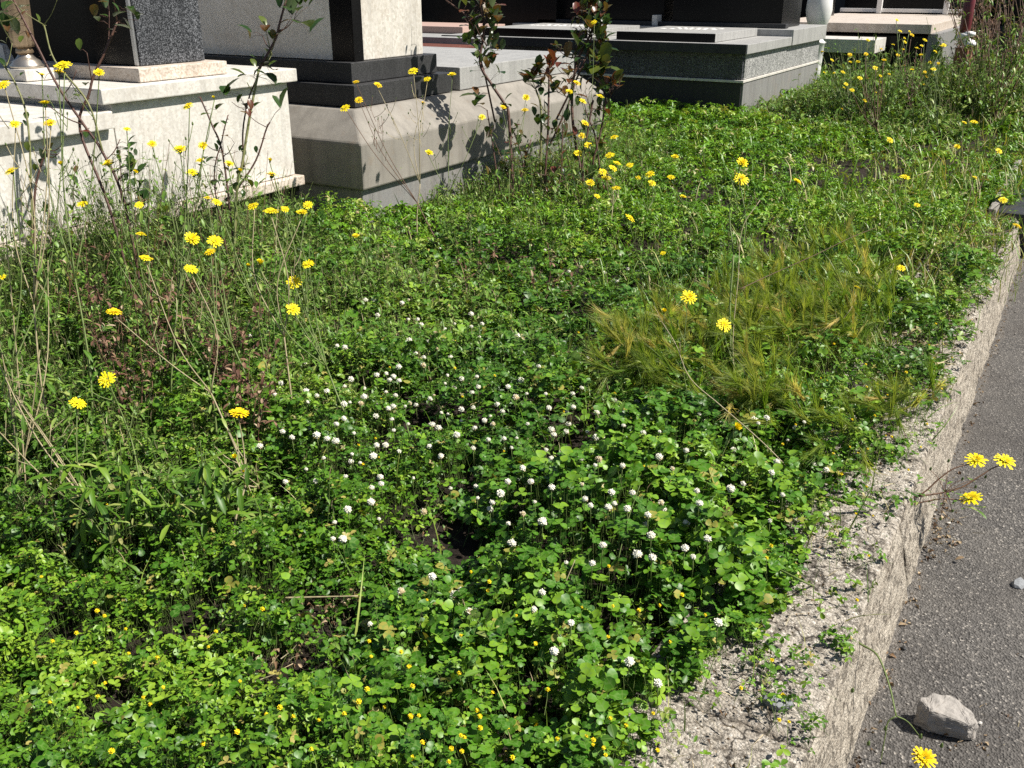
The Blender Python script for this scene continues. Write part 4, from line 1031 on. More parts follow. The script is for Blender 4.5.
def kerb_plant():
    d0 = 2.98
    B = at(800, 505); t = thing("yellow_hawksbeard", B, "yellow weed sprawling over the kerb with three bright heads above the asphalt", "wildflower", G5)
    mb = MB()
    A = ptd(945, 492, 2.95)
    for pts, hd in (([(800, 508), (860, 507), (905, 505), (940, 499), (958, 500)], (971, 498, 21)), ([(860, 507), (915, 497), (940, 478), (955, 468)], (976, 460, 21)), ([(915, 497), (955, 490), (980, 476), (993, 468)], (1005, 461, 21))):
        c = crom([ptd(x, y, d0 if x > 830 else depth(B) * .99) for x, y in pts] + [ptd(hd[0], hd[1] + 3, d0)], 5)
        mb.tube(c, np.linspace(.0030, .0018, len(c)), 5)
        placed(FLOWERS[R.randrange(4)], "flower_head", ptd(hd[0], hd[1], d0), hd[2] * d0 / F, np.array([R.uniform(-.3, .3), -.25, 1]), t, R.random() * 6)
    for x, y in ((952, 512), (962, 480), (930, 470), (948, 462), (985, 478), (975, 488), (940, 520)):
        e = ptd(x, y, d0 + R.uniform(-.04, .04)); c = crom([A, lerp(A, e, .5) + [0, 0, .01], e], 3); mb.tube(c, np.linspace(.0014, .0009, len(c)), 3)
        placed(BUDS[0], "bud", e, .016, (.2, -.1, 1), t, 0)
    mb.build("stem", M['stem_red'], t)
    lv = [(ptd(940 + R.uniform(-40, 45), 492 + R.uniform(-14, 22), d0), R.uniform(.02, .045), (R.uniform(-1, 1), R.uniform(-1, 1)), R.uniform(0, .8)) for _ in range(26)]
    leafpatch("foliage", lv, M['weedleaf'], t, LANCE, rp)
kerb_plant()
def edge_flower():
    d0 = 2.0
    t = thing("yellow_hawksbeard", at(760, 560), "thin green stem drooping over the kerb edge down to the asphalt", "wildflower", G5)
    mb = MB()
    c = crom([at(760, 560, .03), at(800, 580, .06), ptd(818, 590, 2.5), ptd(845, 622, 2.4), ptd(858, 642, 2.35), ptd(877, 655, 2.3), ptd(889, 685, 2.25), ptd(896, 716, 2.2)], 6)
    mb.tube(c, np.linspace(.0030, .0022, len(c)), 5)
    for pts in ([(896, 716), (888, 722), (885, 737), (880, 765)], [(896, 716), (908, 722), (921, 738)], [(858, 642), (855, 670), (852, 690)]):
        c = crom([ptd(x, y, 2.2 if x > 870 else 2.35) for x, y in pts], 4); mb.tube(c, np.linspace(.0019, .0012, len(c)), 4)
    for x, y in ((885, 730), (868, 745), (920, 738), (941, 747), (852, 692)):
        placed(BUDS[1], "bud", ptd(x, y, 2.2), .018, (.1, 0, 1), t, 0)
    mb.build("stem", M['stem'], t)
    t2_ = thing("yellow_hawksbeard", ptd(930, 830, 2.05), "large single yellow flower over the asphalt below the broken rock", "wildflower", G5)
    mb = MB(); T = ptd(924, 758, 2.0); c = crom([ptd(905, 840, 2.1), ptd(918, 800, 2.03), T - [0, 0, .012]], 5); mb.tube(c, np.linspace(.003, .002, len(c)), 5); mb.build("stem", M['stem'], t2_)
    placed(FLOWERS[1], "flower_head", T, .053, (.15, -.35, 1), t2_, .4)
edge_flower()

# far thicket of yellow weeds beside the granite tomb
for k, (bx, by, hds) in enumerate(((835, 135, [(832, 60), (843, 72), (822, 52), (850, 55)]), (860, 135, [(868, 40), (858, 62), (875, 68), (846, 84)]), (885, 130, [(897, 20), (900, 31), (893, 45), (880, 82)]),
                                  (905, 130, [(905, 42), (917, 48), (912, 35), (898, 55), (921, 55)]), (925, 128, [(925, 40), (935, 52), (942, 46), (930, 62)]), (870, 150, [(866, 54), (852, 90), (884, 60), (860, 78)]), (930, 140, [(934, 69), (944, 45), (912, 70)]))):
    nm = ["end of the thicket touching the granite tomb", "thicket part beneath the low pale slab", "tallest weed of the thicket", "thicket part crowded with heads below the pale slab corner", "thicket end beside the terracotta pedestal", "thicket front by the granite tomb end", "thicket front below the terracotta pedestal"][k]
    weed((bx, by), [(x, y, 5) for x, y in hds] + [(x + R.uniform(-14, 14), y + R.uniform(4, 26), 3.6) for x, y in hds], "spindly yellow weed, " + nm, "yellow weeds in the far thicket", None, 8, 60, 'stem', fork=.3, leafsize=.13, thick=2.2)

# ------------------------------------------------------------------ dry and tall stemmed weeds
def dry_weed(bx, by, tops, label, d=None, mat='stem_red', leaf='deadleaf', nleaf=60, lsize=.022, thick=1.0, group="withered brown weeds", name="dry_weed", cat="dry weed", bud=True):
    B = at(bx, by) if d is None else ptd(bx, by, d); B[2] = -.01; dd = depth(B)
    t = thing(name, B, label, cat, group); mb = MB(); lv = []
    for (x, y) in tops:
        T = ptd(x, y, dd + R.uniform(-.15, .15)); m_ = lerp(B, T, .5) + [R.uniform(-.03, .03), R.uniform(-.03, .03), 0]
        c = crom([B + [R.uniform(-.03, .03), R.uniform(-.03, .03), 0], m_, T], 6); mb.tube(c, np.linspace(.0022, .0010, len(c)) * thick, 4)
        for k in range(4):
            s_ = c[R.randrange(len(c) // 3, len(c) - 1)]; e = s_ + np.array([R.uniform(-.07, .07), R.uniform(-.07, .07), R.uniform(.0, .09)])
            mb.tube([s_, lerp(s_, e, .5) + [0, 0, -.006], e], [.0010 * thick, .0008 * thick, .0005 * thick], 3)
            for j in range(max(1, nleaf // (len(tops) * 5))):
                p = lerp(s_, e, R.random()); lv.append((p, lsize * R.uniform(.4, 1.4), (R.uniform(-1, 1), R.uniform(-1, 1)), R.uniform(-.8, 1.2)))
        for j in range(max(1, nleaf // (len(tops) * 4))):
            p = c[R.randrange(1, len(c))]; lv.append((p + np.array([R.uniform(-.01, .01), R.uniform(-.01, .01), 0]), lsize * R.uniform(.4, 1.4), (R.uniform(-1, 1), R.uniform(-1, 1)), R.uniform(-.8, 1.2)))
    mb.build("stem", M[mat], t); leafpatch("foliage", lv, M[leaf], t, LANCE if lsize > .03 else BR, rp)
    return t
dry_weed(110, 400, [(60, 260), (85, 235), (110, 250), (130, 275), (95, 290), (75, 300), (140, 240)], "reddish dry weed stems in front of the white tomb, frame side clump", 3.6, nleaf=320, lsize=.023)
dry_weed(170, 400, [(150, 280), (175, 260), (190, 290), (160, 310), (205, 275), (180, 330)], "brown dry weed clump under the three crowded yellow heads", 3.5, nleaf=340, lsize=.023)
dry_weed(225, 405, [(215, 290), (235, 300), (250, 320), (205, 340), (228, 345), (262, 310)], "withered reddish weed beside the start of the white clover", 3.4, nleaf=320, lsize=.023)
dry_weed(250, 440, [(250, 352), (275, 345), (282, 370), (262, 375), (240, 372)], "low withered weed inside the first white clover flowers", 3.1, nleaf=200, lsize=.022)
dry_weed(140, 430, [(90, 330), (120, 310), (150, 340), (170, 360), (110, 350), (135, 300)], "low reddish dry weed under the three heads strung down the slope", 3.2, nleaf=260, lsize=.022)
dry_weed(200, 360, [(165, 235), (190, 250), (215, 240), (240, 255), (225, 270)], "reddish dry weed standing tallest before the white tomb ledge", 3.9, nleaf=220, lsize=.023)
dry_weed(545, 305, [(520, 255), (548, 245), (565, 270), (530, 275), (575, 290), (505, 265)], "rusty dry weed in front of the concrete tomb end", 4.6, nleaf=90)
dry_weed(470, 290, [(455, 240), (480, 235), (500, 245), (470, 258)], "rusty dry weed in front of the concrete tomb middle", 4.7, nleaf=60)
dry_weed(30, 520, [(5, 225), (-10, 300), (48, 260), (40, 350), (8, 380)], "pale leggy weed stems rising before the white tomb, closest to the frame edge", 3.0, 'stem_pale', 'weedleaf', 60, .045, 1.3)
dry_weed(98, 500, [(-8, 350), (5, 380), (-12, 420), (20, 400)], "pale jointed stems slanting across the dark green leaves by the frame edge", 2.75, 'stem_pale', 'weedleaf', 30, .04, 1.4)
dry_weed(300, 330, [(290, 215), (310, 235), (325, 250), (275, 240), (335, 265)], "green stalky weed at the concrete tomb near corner", 4.2, 'stem', 'weedleaf', 90, .035)
GT = "green leafy weeds before the white tomb"
for k, (bx, by, tp, lab) in enumerate(((60, 430, [(35, 215), (70, 230), (90, 190), (50, 250)], "green stalked weed before the notch of the white tomb"), (130, 430, [(115, 220), (150, 200), (165, 235), (125, 260)], "green stalked weed before the headstone side of the white tomb"),
                                       (215, 430, [(190, 225), (225, 210), (245, 230), (208, 250)], "green stalked weed before the far half of the white tomb"), (275, 420, [(262, 235), (285, 228), (300, 250)], "green stalked weed at the far corner of the white tomb"),
                                       (540, 270, [(500, 190), (530, 160), (555, 180), (575, 160), (590, 195), (600, 170), (515, 150)], "grey green weed tangle at the foot of the roses"), (470, 270, [(450, 200), (480, 165), (430, 205), (495, 175), (465, 180)], "grey green weed at the foot of the dark leaved rose"))):
    dry_weed(bx, by, tp, lab, 3.7 if bx < 400 else 5.2, 'stem', 'weedleaf', 190, .038, 1.0, GT, "green_weed", "weed")
dry_weed(195, 590, [(150, 480), (170, 465), (200, 440), (215, 470), (240, 480), (185, 500), (160, 520), (225, 510)], "broad leaved sow thistle with grey green leaves beneath the spiky yellow flower", 2.65, 'stem', 'small', 210, .055, 1.3, "broad leaved weeds", "sow_thistle", "weed")
dry_weed(120, 560, [(60, 450), (90, 470), (120, 440), (40, 480), (130, 490)], "broad leaved sow thistle under the two single yellow flowers", 2.6, 'stem', 'small', 170, .055, 1.2, "broad leaved weeds", "sow_thistle", "weed")
for bx, by, tp, lab in ((70, 400, [(20, 175), (48, 150), (75, 165), (95, 195), (60, 215), (30, 230)], "dark twiggy weed tangle below the bed slab of the white tomb"), (140, 390, [(120, 150), (150, 165), (170, 140), (135, 190), (185, 200), (160, 220)], "dark twiggy weed tangle under the headstone of the white tomb"),
                        (210, 380, [(185, 150), (210, 165), (235, 150), (225, 195), (195, 205), (250, 205)], "dark twiggy weed tangle halfway along the white tomb wall"), (262, 370, [(245, 165), (268, 150), (285, 185), (255, 205)], "dark twiggy weed tangle by the far corner of the white tomb")):
    dry_weed(bx, by, tp, lab, 3.85, 'stem_red', 'weedleaf', 130, .03, .8, "twiggy weeds before the white tomb", "twiggy_weed", "weed")
for bx, by, tp, lab in ((520, 235, [(490, 130), (515, 145), (540, 150), (505, 165), (560, 165)], "dark twiggy tangle with reddish leaves under the dark leaved rose"), (585, 235, [(560, 125), (590, 140), (605, 130), (575, 160), (615, 165), (545, 140)], "dark twiggy tangle with reddish leaves under the tallest rose")):
    dry_weed(bx, by, tp, lab, 6.3, 'stem_red', 'roseleaf', 220, .045, 1.2, "twiggy weeds under the roses", "twiggy_weed", "weed")
# long bare stalks across the barley
def stalk(pts, d, label, mat='stem_pale', w=.0022, buds=0):
    P = [ptd(x, y, dd) for (x, y), dd in zip(pts, np.linspace(d[0], d[1], len(pts)))]
    t = thing("bare_stalk", P[0], label, "plant stem", None); mb = MB(); c = crom(P, 6); mb.tube(c, np.linspace(w, w * .6, len(c)), 5)
    for k in range(buds):
        s_ = c[R.randrange(len(c) // 3, len(c))]; e = s_ + np.array([R.uniform(-.05, .05), R.uniform(-.05, .05), R.uniform(0, .06)]); mb.tube([s_, e], [w * .5, w * .3], 3); placed(BUDS[0], "bud", e, .013, (0, 0, 1), t, 0)
    mb.build("stem", M[mat], t)
stalk([(790, 470), (760, 440), (720, 405), (690, 378), (676, 345), (662, 322)], (3.0, 3.1), "pale bent stalk running down from the barley into the clover mound", buds=4)
stalk([(736, 410), (733, 340), (738, 280), (742, 230), (760, 200)], (3.6, 3.7), "upright pale forked stalk through the middle of the barley", buds=5)
stalk([(738, 290), (770, 275), (815, 255), (850, 238), (875, 228)], (3.7, 3.9), "dark wiry stalk slanting up over the barley towards the kerb", 'stem_red', .0018, 3)
stalk([(800, 365), (825, 340), (850, 310), (856, 295)], (3.9, 4.0), "short pale stalk at the kerb side of the barley", buds=2)
stalk([(282, 598), (320, 597), (358, 596)], (2.36, 2.36), "dry straw twig lying on the bare soil patch", w=.0028)
stalk([(548, 640), (563, 590), (575, 560)], (2.2, 2.25), "thin dry stalk poking out of the clover mound", w=.0016)
stalk([(618, 560), (628, 520), (640, 485)], (2.35, 2.4), "thin light green stalk at the crest of the clover mound", 'stem', .0016)
stalk([(230, 610), (205, 640), (150, 660)], (2.25, 2.2), "thin straw stalk lying over the medick carpet", w=.0015)

# ------------------------------------------------------------------ roses
def rose(base, d, canes, leafs, label, red=.15, thick=1.0, group=None):
    """canes: (list of px points, width px); leafs: (px, py, length px[, tint])"""
    B = ptd(base[0], base[1], d); B[2] = 0
    t = thing("rose_bush", B, label, "rose bush", "thorny roses before the tombs")
    done = []; built = []; extra = []
    for ci, (pts, w) in enumerate(canes):
        mb = MB(); dj = d + (R.uniform(-.05, .05) if pts[0][1] > base[1] - 40 else 0); P = [ptd(x, y, dj) for x, y in pts]
        if pts[0][1] > base[1] - 40: P[0] = B + np.array([R.uniform(-.05, .05), R.uniform(-.05, .05), -.02])
        elif done:
            cand = [q for q in done]; dist = [np.linalg.norm(q - P[0]) for q in cand]; P[0] = cand[int(np.argmin(dist))]
        c = crom(P, 6); w_ = w * dj / F / 2 * .62; done += c; mb.tube(c, np.linspace(w_, w_ * .75, len(c)), 6)
        for k in range(int(len(c) * .8)):                                         # prickles
            i = R.randrange(1, len(c)); a = R.uniform(0, 6.28); dv = np.array([math.cos(a), math.sin(a), -.2]); p = c[i]
            mb.tube([p + dv * w_ * .7, p + dv * (w_ + .008)], [.0022, .0003], 4)
        for k in range(6 if base[0] > 400 else 3):
            s_ = c[R.randrange(len(c) // 4, len(c))]; e = s_ + np.array([R.uniform(-.10, .10), R.uniform(-.10, .10), R.uniform(.0, .14)])
            tw = crom([s_, lerp(s_, e, .5) + [0, 0, -.012], e], 3); mb.tube(tw, np.linspace(w_ * .5, w_ * .25, len(tw)), 4); done += tw; c = c + tw
        built.append((mb, c))
        for k in range(13 if base[0] > 400 else 4):
            q_ = c[R.randrange(3, len(c))] + np.array([R.uniform(-.05, .05), R.uniform(-.05, .05), R.uniform(-.03, .04)]); X_ = proj(q_); extra.append((float(X_[0]), float(X_[1]), R.uniform(7, 12)))
    lv = []; leafs = extra + [(x[0] + R.uniform(-7, 7) * j, x[1] + R.uniform(-6, 6) * j, x[2] * (1.15 if not j else .8)) + tuple(x[3:]) for x in leafs for j in (0, 1)]
    for L in leafs:
        p = ptd(L[0], L[1], d + R.uniform(-.08, .08)); a = R.uniform(0, 6.28)
        mb, s_ = min(((m_, q) for m_, c in built for q in c), key=lambda u: np.linalg.norm(u[1] - p)); dl = np.linalg.norm(s_ - p)
        if dl > .09: p = lerp(s_, p, .09 / dl)
        tint = L[3] if len(L) > 3 else (R.uniform(.85, 1) if R.random() < red else R.uniform(0, .7))
        lv.append((p, L[2] * d / F, (math.cos(a), math.sin(a)), R.uniform(-.3, 1.3), tint))
        mb.tube([s_, lerp(s_, p, .5) + [0, 0, .008], p], [.0012, .001, .0008], 3)
    for m_, c in built: m_.build("cane", M['cane'] if R.random() > .2 else M['cane_green'], t)
    leafpatch("foliage", lv, M['roseleaf'], t, OVATE, rp)
def around(cx, cy, rx, ry, n, s, tint=None):
    o = []
    for _ in range(max(4, int(n * .7))):
        a, q = R.uniform(0, 6.28), math.sqrt(R.random()); o.append((cx + rx * q * math.cos(a), cy + ry * q * math.sin(a), s * R.uniform(.6, 1.3)) + ((tint + R.uniform(-.06, .06),) if tint is not None else ()))
    return o
rose((150, 330), 4.05, [([(150, 330), (125, 206), (103, 153), (84, 125), (59, 88), (34, 40), (12, -3)], 5.0), ([(140, 320), (110, 210), (80, 130), (89, 94), (94, 75), (106, 50), (117, 22)], 5.0), ([(103, 153), (88, 103), (55, 61), (44, 25)], 3.5)],
     [(8, 22, 16), (18, 35, 18), (3, 30, 15), (22, 15, 12), (106, 8, 12), (94, 17, 13), (133, 30, 18), (138, 13, 15), (126, 12, 14), (142, 20, 9), (86, 138, 12), (95, 162, 14), (78, 132, 10), (45, 195, 12), (150, 160, 12), (128, 148, 15), (134, 165, 12), (145, 182, 12), (156, 195, 14), (20, 8, 12), (2, 12, 18)] + around(140, 162, 26, 26, 16, 11) + around(165, 190, 30, 16, 12, 11),
     "tall thorny rose with long bare canes in front of the white tomb headstone")
rose((30, 330), 3.95, [([(30, 330), (32, 215), (28, 125), (16, 85), (0, 60)], 4.0), ([(30, 320), (34, 215), (41, 165), (49, 152)], 4.5)], [(42, 160, 11), (50, 150, 9), (27, 120, 9), (5, 66, 10)], "short dark rose cane at the frame edge before the white tomb", thick=.9)
rose((235, 330), 4.5, [([(235, 330), (237, 190), (242, 165), (250, 115), (259, 69)], 5.0), ([(240, 165), (243, 130), (249, 98), (258, 76)], 3.0), ([(266, 60), (275, 40), (280, 22), (287, -4)], 4.5), ([(259, 69), (262, 64), (266, 60)], 5.0), ([(230, 250), (223, 156), (212, 125), (200, 97)], 3.5), ([(245, 190), (256, 160), (266, 130), (270, 122)], 3.0), ([(232, 300), (215, 190), (222, 140), (228, 115)], 2.5)],
     [(223, 95, 22, .3), (288, 98, 20, .4), (276, 84, 16), (258, 64, 14), (246, 76, 14), (268, 76, 13), (265, 32, 16), (252, 33, 14), (298, 11, 28, .45), (316, 30, 30, .5), (312, 5, 24, .4), (273, 70, 10), (216, 110, 14), (240, 184, 10), (280, 8, 12), (246, 155, 9), (300, 0, 20, .3)] + around(238, 185, 24, 18, 14, 10) + around(205, 175, 24, 16, 10, 10),
     "thorny rose at the far end of the white tomb with big single leaves")
rose((515, 215), 6.45, [([(510, 212), (520, 180), (531, 140)], 2.5), ([(518, 212), (500, 190), (492, 140), (487, 110)], 2.5), ([(515, 212), (509, 120), (505, 105), (492, 85), (480, 63), (484, 30), (480, -4)], 5.0), ([(500, 120), (486, 80), (478, 50), (470, 20), (446, 0)], 3.0)],
     around(482, 18, 20, 22, 26, 13) + around(484, 48, 20, 22, 30, 13) + around(488, 10, 10, 12, 10, 12, .93) + [(452, 40, 9), (500, 70, 12), (462, 98, 14), (475, 96, 16), (468, 102, 15), (503, 110, 10)],
     "dark leaved rose with a bushy top before the gravel grave", .2)
rose((545, 212), 6.7, [([(555, 212), (560, 180), (563, 130), (570, 100)], 2.5), ([(535, 212), (528, 190), (520, 150), (512, 128)], 2.5), ([(545, 212), (545, 190), (548, 130), (549, 75)], 4.0), ([(540, 212), (541, 180), (541, 110), (536, 90)], 4.0), ([(552, 150), (566, 110), (575, 85)], 3.0)],
     around(545, 68, 32, 9, 22, 12, .95) + around(527, 70, 18, 10, 12, 12, .3) + around(545, 84, 20, 8, 8, 12) + [(558, 92, 14), (540, 120, 10), (538, 125, 12), (547, 130, 9), (552, 78, 14)],
     "low rose with a flat top of wine red leaves", .4)
rose((590, 212), 6.8, [([(595, 212), (600, 190), (596, 140), (585, 110)], 3.0), ([(580, 212), (570, 200), (560, 150), (556, 120)], 2.5), ([(590, 212), (586, 190), (575, 140), (572, 95), (578, 60), (592, 30), (597, -2)], 5.0), ([(585, 212), (582, 175), (588, 130), (593, 100)], 4.0), ([(560, 110), (572, 88), (585, 60), (592, 35)], 3.5), ([(600, 250), (592, 170), (601, 130), (606, 100)], 3.5)],
     around(592, 18, 22, 16, 26, 11) + around(590, 45, 34, 26, 50, 13) + around(608, 66, 18, 8, 10, 16, .72) + around(585, 12, 14, 9, 9, 11, .95) + around(618, 78, 16, 7, 12, 12, .96) + around(596, 85, 22, 14, 16, 12) + [(622, 30, 15, .3), (630, 45, 20, .2), (620, 58, 17, .3), (585, 130, 11), (575, 160, 12), (590, 180, 14), (572, 170, 12), (600, 150, 12), (582, 195, 13)],
     "tallest rose with mixed green and red leaves at the far end of the concrete tomb", .25)

# rose hedge far off beside the lantern
for k, (bx, by, lab) in enumerate(((975, 115, "dry dark rose shrub standing against the terracotta pedestal"), (1005, 105, "tangled brown and pale shrub at the far corner of the verge"), (1040, 110, "dense dark shrub at the far end of the road"), (990, 80, "hazel brown shrub behind the dry dark rose shrub"), (965, 60, "dark shrub rising behind the terracotta pedestal"), (992, 128, "brown thorny shrub nearest to the kerb end"), (1018, 90, "pale twiggy shrub behind the tangled shrub"))):
    tops = [(bx + R.uniform(-48, 48) * (.6 if bx < 980 else 1), R.uniform(-50, 75)) for _ in range(20)]
    B = at(bx, by); dry_weed(bx, by, tops, lab, depth(B), 'stem_red', ('deadleaf', 'roseleaf', 'weedleaf', 'deadleaf', 'roseleaf', 'weedleaf', 'litter')[k], 800, .055 if k != 4 else .09, 3.5, "shrubs at the far end of the verge", "dry_shrub", "shrub")
for k, (bx, by) in enumerate(((985, 110), (1015, 115), (950, 112))):
    dry_weed(bx, by, [(bx + R.uniform(-26, 26), R.uniform(15, 85)) for _ in range(12)], ["grey green weed spilling before the dry dark rose shrub", "grey green weed spilling before the tangled shrub", "grey green weed at the foot of the terracotta pedestal"][k], None, 'stem', 'weedleaf', 500, .09, 2.5, "weeds at the far end of the verge", "green_weed", "weed")

# ------------------------------------------------------------------ white clover flowers and yellow trefoil
def clover_head(seed, brown=0.0):
    q = random.Random(seed); mb = MB(); n = 46
    for i in range(n):
        zc = 1 - 1.75 * (i + .5) / n; rr = math.sqrt(max(0, 1 - zc * zc)); a = i * 2.39996 + q.uniform(-.15, .15)
        d = np.array([rr * math.cos(a), rr * math.sin(a), zc]); s_ = np.cross(d, [0, 0, 1.0]) if abs(zc) < .98 else np.array([1.0, 0, 0]); s_ /= np.linalg.norm(s_); u_ = np.cross(s_, d)
        L = q.uniform(.42, .52); p0 = d * .22; e = d * L * q.uniform(.9, 1.12) + u_ * q.uniform(-.03, .09); w = .10
        mb.add([p0 - s_ * .03, p0 + s_ * .03, d * .36 + s_ * w, e + s_ * w * .6, e - s_ * w * .6, d * .36 - s_ * w, d * .37 + u_ * .085], [(0, 1, 6), (1, 2, 6), (2, 3, 6), (3, 4, 6), (4, 5, 6), (5, 0, 6)], 1 if zc < -.45 + brown else 0)
    lathe(mb, (0, 0, -.32), [(.06, -.02), (.28, .06), (.40, .28), (.36, .52), (.2, .68), (.03, .74)], 12, 1 if brown else 0)
    return mesh_only(mb, "white_clover_flower", [M['white'], M['whitebase']], False)
CH = [clover_head(i) for i in range(3)] + [clover_head(9, .5), clover_head(10, 1.0)]
mb = MB(); mb.tube([(0, 0, -1), (.02, 0, -.5), (0, 0, 0)], [.0012 / .07] * 3, 4); STALK = mesh_only(mb, "stalk", [M['stem']])
W5 = "180 220 203 218 280 228 213 262 297 273 323 273 384 245 470 258 262 322 355 303 372 310 376 353 318 366 340 377 102 345 123 350 15 393 271 403 257 430 140 437 122 457 176 462 17 470 46 483 20 500 137 500 167 503 262 482 357 491 256 512 289 511 398 449 421 460 472 474 470 489 443 520 475 515 592 487 607 440 655 402 622 477 732 527 750 514 815 529 748 477 773 461 45 547 27 575 46 590 75 600 98 607 148 585 252 547 257 577 297 560 362 562 380 571 406 533 442 552 529 560 235 618 235 633 272 635 201 648 65 653 140 663 165 667 220 706 43 717 197 735 475 627 570 718 634 718 690 654 675 631 802 632 820 656 810 673 832 596 310 708 500 285 486 285 410 535 430 590 560 600 770 130 835 145 738 142 870 170 900 135 690 575 580 625 300 330 240 550 120 545 100 560"
W6 = "35 433 90 436 107 437 104 511 143 508 8 522 207 553 263 564 238 465 252 482 250 503 293 490 370 480 400 475 470 500 490 485 450 528 314 645 233 650 239 680 438 660 78 655 35 680 147 678 66 693 110 730 123 757 408 722 515 587 543 600 258 765 542 707 500 490 380 488 175 440 190 145"
W8 = "203 17 207 48 268 36 246 60 240 78 289 116 350 5 508 68 571 63 564 33 621 35 604 78 699 62 793 28 799 62 822 158 656 118 670 148 633 198 541 174 513 222 443 220 760 182 86 258 163 296 145 305 187 352 379 300 357 345 456 381 411 457 612 485 687 542 848 380"
W4 = "640 347 783 417 784 490 787 518 680 517 702 497 747 608 665 630 670 642 791 587 811 562 809 600 837 610 860 620 829 660 808 720 723 593"
def unzoom(s, k, ox, oy):
    v = [float(t) for t in s.split()]; return [(ox + v[i] / k, oy + v[i + 1] / k) for i in range(0, len(v), 2)]
WH = unzoom(W5, 2.744, 300, 220) + unzoom(W6, 2.4, 600, 220) + unzoom(W8, 2.666, 400, 480) + unzoom(W4, 2.559, 0, 200) + [(371, 502), (379, 519), (343, 539), (333, 539), (370, 624), (401, 591), (640, 150), (720, 200), (545, 250), (690, 240), (620, 255)] + [(R.gauss(430, 75), R.gauss(395, 48)) for _ in range(75)] + [(R.gauss(640, 70), R.gauss(470, 36)) for _ in range(26)]
def near(p, pts): return any(abs(p[0] - a) + abs(p[1] - b) < 7 for a, b in pts)
seen = []
WZ = [(lambda x, y: y > 640, "near the front edge of the clover mound"), (lambda x, y: x > 560 and y > 500, "on the tall clover mound beside the kerb"), (lambda x, y: x > 560 and y > 390, "between the clover mound and the barley"),
      (lambda x, y: y > 500, "over the small soil patch"), (lambda x, y: x < 345, "beside the withered brown weeds"), (lambda x, y: y < 330, "in the low leaves before the concrete tomb"), (lambda x, y: x > 470, "in the middle of the verge at the barley side"), (lambda x, y: True, "in the thick of the white flowered patch")]
for (x, y) in WH:
    if near((x, y), seen): continue
    seen.append((x, y))
    p = at(x, y, .1)
    for _ in range(3):
        h = float(canopy(np.array([p[0]]), np.array([p[1]]))[0]) + .012
        p = at(x, y, h)
    far_k = max(1.0, depth(p) / 3.6)
    brown = R.random() < .09
    me = CH[3 + R.randrange(2)] if brown else CH[R.randrange(3)]
    o = bpy.data.objects.new("white_clover_flower", me); put(o); o.location = Vector(p)
    s = R.choice((.013, .017, .019, .021, .024)) * R.uniform(.9, 1.1) * far_k ** .3
    o.scale = (s, s, s * .9); o.rotation_euler = (R.uniform(-.4, .4), R.uniform(-.4, .4), R.uniform(0, 6))
    z = next(w for f, w in WZ if f(x, y))
    tag(o, ("browning white clover flower " if brown else "round white clover flower ") + z, "clover flower", ("browning" if brown else "white") + " clover flowers " + z)
    if depth(p) < 3.6:
        st_ = bpy.data.objects.new("stalk", STALK); put(st_, o); st_.scale = (.07 / s, .07 / s, .07 / s)
        st_.rotation_euler = (-o.rotation_euler[0], -o.rotation_euler[1], 0)

def trefoil_head(seed):
    q = random.Random(seed); mb = MB()
    for i in range(15):
        zc = 1 - 1.5 * (i + .5) / 15; rr = math.sqrt(1 - zc * zc); a = i * 2.4
        d = np.array([rr * math.cos(a), rr * math.sin(a), zc]); s_ = np.array([-math.sin(a), math.cos(a), 0]) * .2
        mb.add([d * .15, d * .4 + s_, d * .55, d * .4 - s_], [(0, 1, 2, 3)], 0)
    lathe(mb, (0, 0, -.25), [(.1, 0), (.3, .2), (.2, .5)], 6, 0); mb.tube([(0, 0, -5), (.2, 0, -2), (0, 0, -.2)], [.08, .07, .06], 3, 1)
    return mesh_only(mb, "yellow_trefoil_flower", [M['trefoil'], M['stem']], False)
TH = [trefoil_head(i) for i in range(3)]
T8 = "25 497 73 519 158 516 163 414 33 550 50 628 28 630 247 567 205 615 213 630 214 661 287 661 162 681 172 686 137 716 165 723 35 740 235 295 238 271 310 362 361 436 555 418 568 336 485 340 557 230 752 306 693 335 637 347 660 493 720 432 515 705 543 714 548 733 561 635 603 655 687 720 675 622 814 360 72 320 189 245 130 752 100 650 300 740 420 690 60 700"
T7 = "262 61 186 373 128 393 231 446 237 319 72 190 101 236 122 542 190 555 256 495 239 528 314 423 384 433 398 505 350 530 366 547 527 369 508 407 595 307 640 315 900 393 905 430 996 455 760 657 778 585 1002 577 840 570 715 577 770 487 875 540 895 510"
T6 = "530 380 545 385 735 365 785 490 615 705 655 710 820 405 900 310 910 360 870 440 770 545 600 545 690 420 720 400 560 560 580 610 640 640 620 560 105 590 480 470 530 430 640 400 700 520 760 430 820 470 880 380 845 330 790 300 930 400 660 470 740 600 330 505"
TF = unzoom(T8, 2.666, 400, 480) + unzoom(T7, 2.438, 0, 480) + unzoom(T6, 2.4, 600, 220) + [(R.uniform(330, 640), R.uniform(330, 470)) for _ in range(22)] + [(R.uniform(20, 640), R.uniform(600, 765)) for _ in range(14)] + [(R.uniform(760, 960), R.uniform(300, 560)) for _ in range(22)]
TF += [(857, 600), (783, 695), (779, 720), (789, 722), (741, 688), (772, 660)]
TZ = [(lambda x, y: x > 700, "creeping over the rough kerb edge"), (lambda x, y: x < 400 and y > 470, "in the small leaved carpet of the near verge"), (lambda x, y: y > 560, "at the front of the clover mound"), (lambda x, y: True, "scattered among the white clover flowers")]
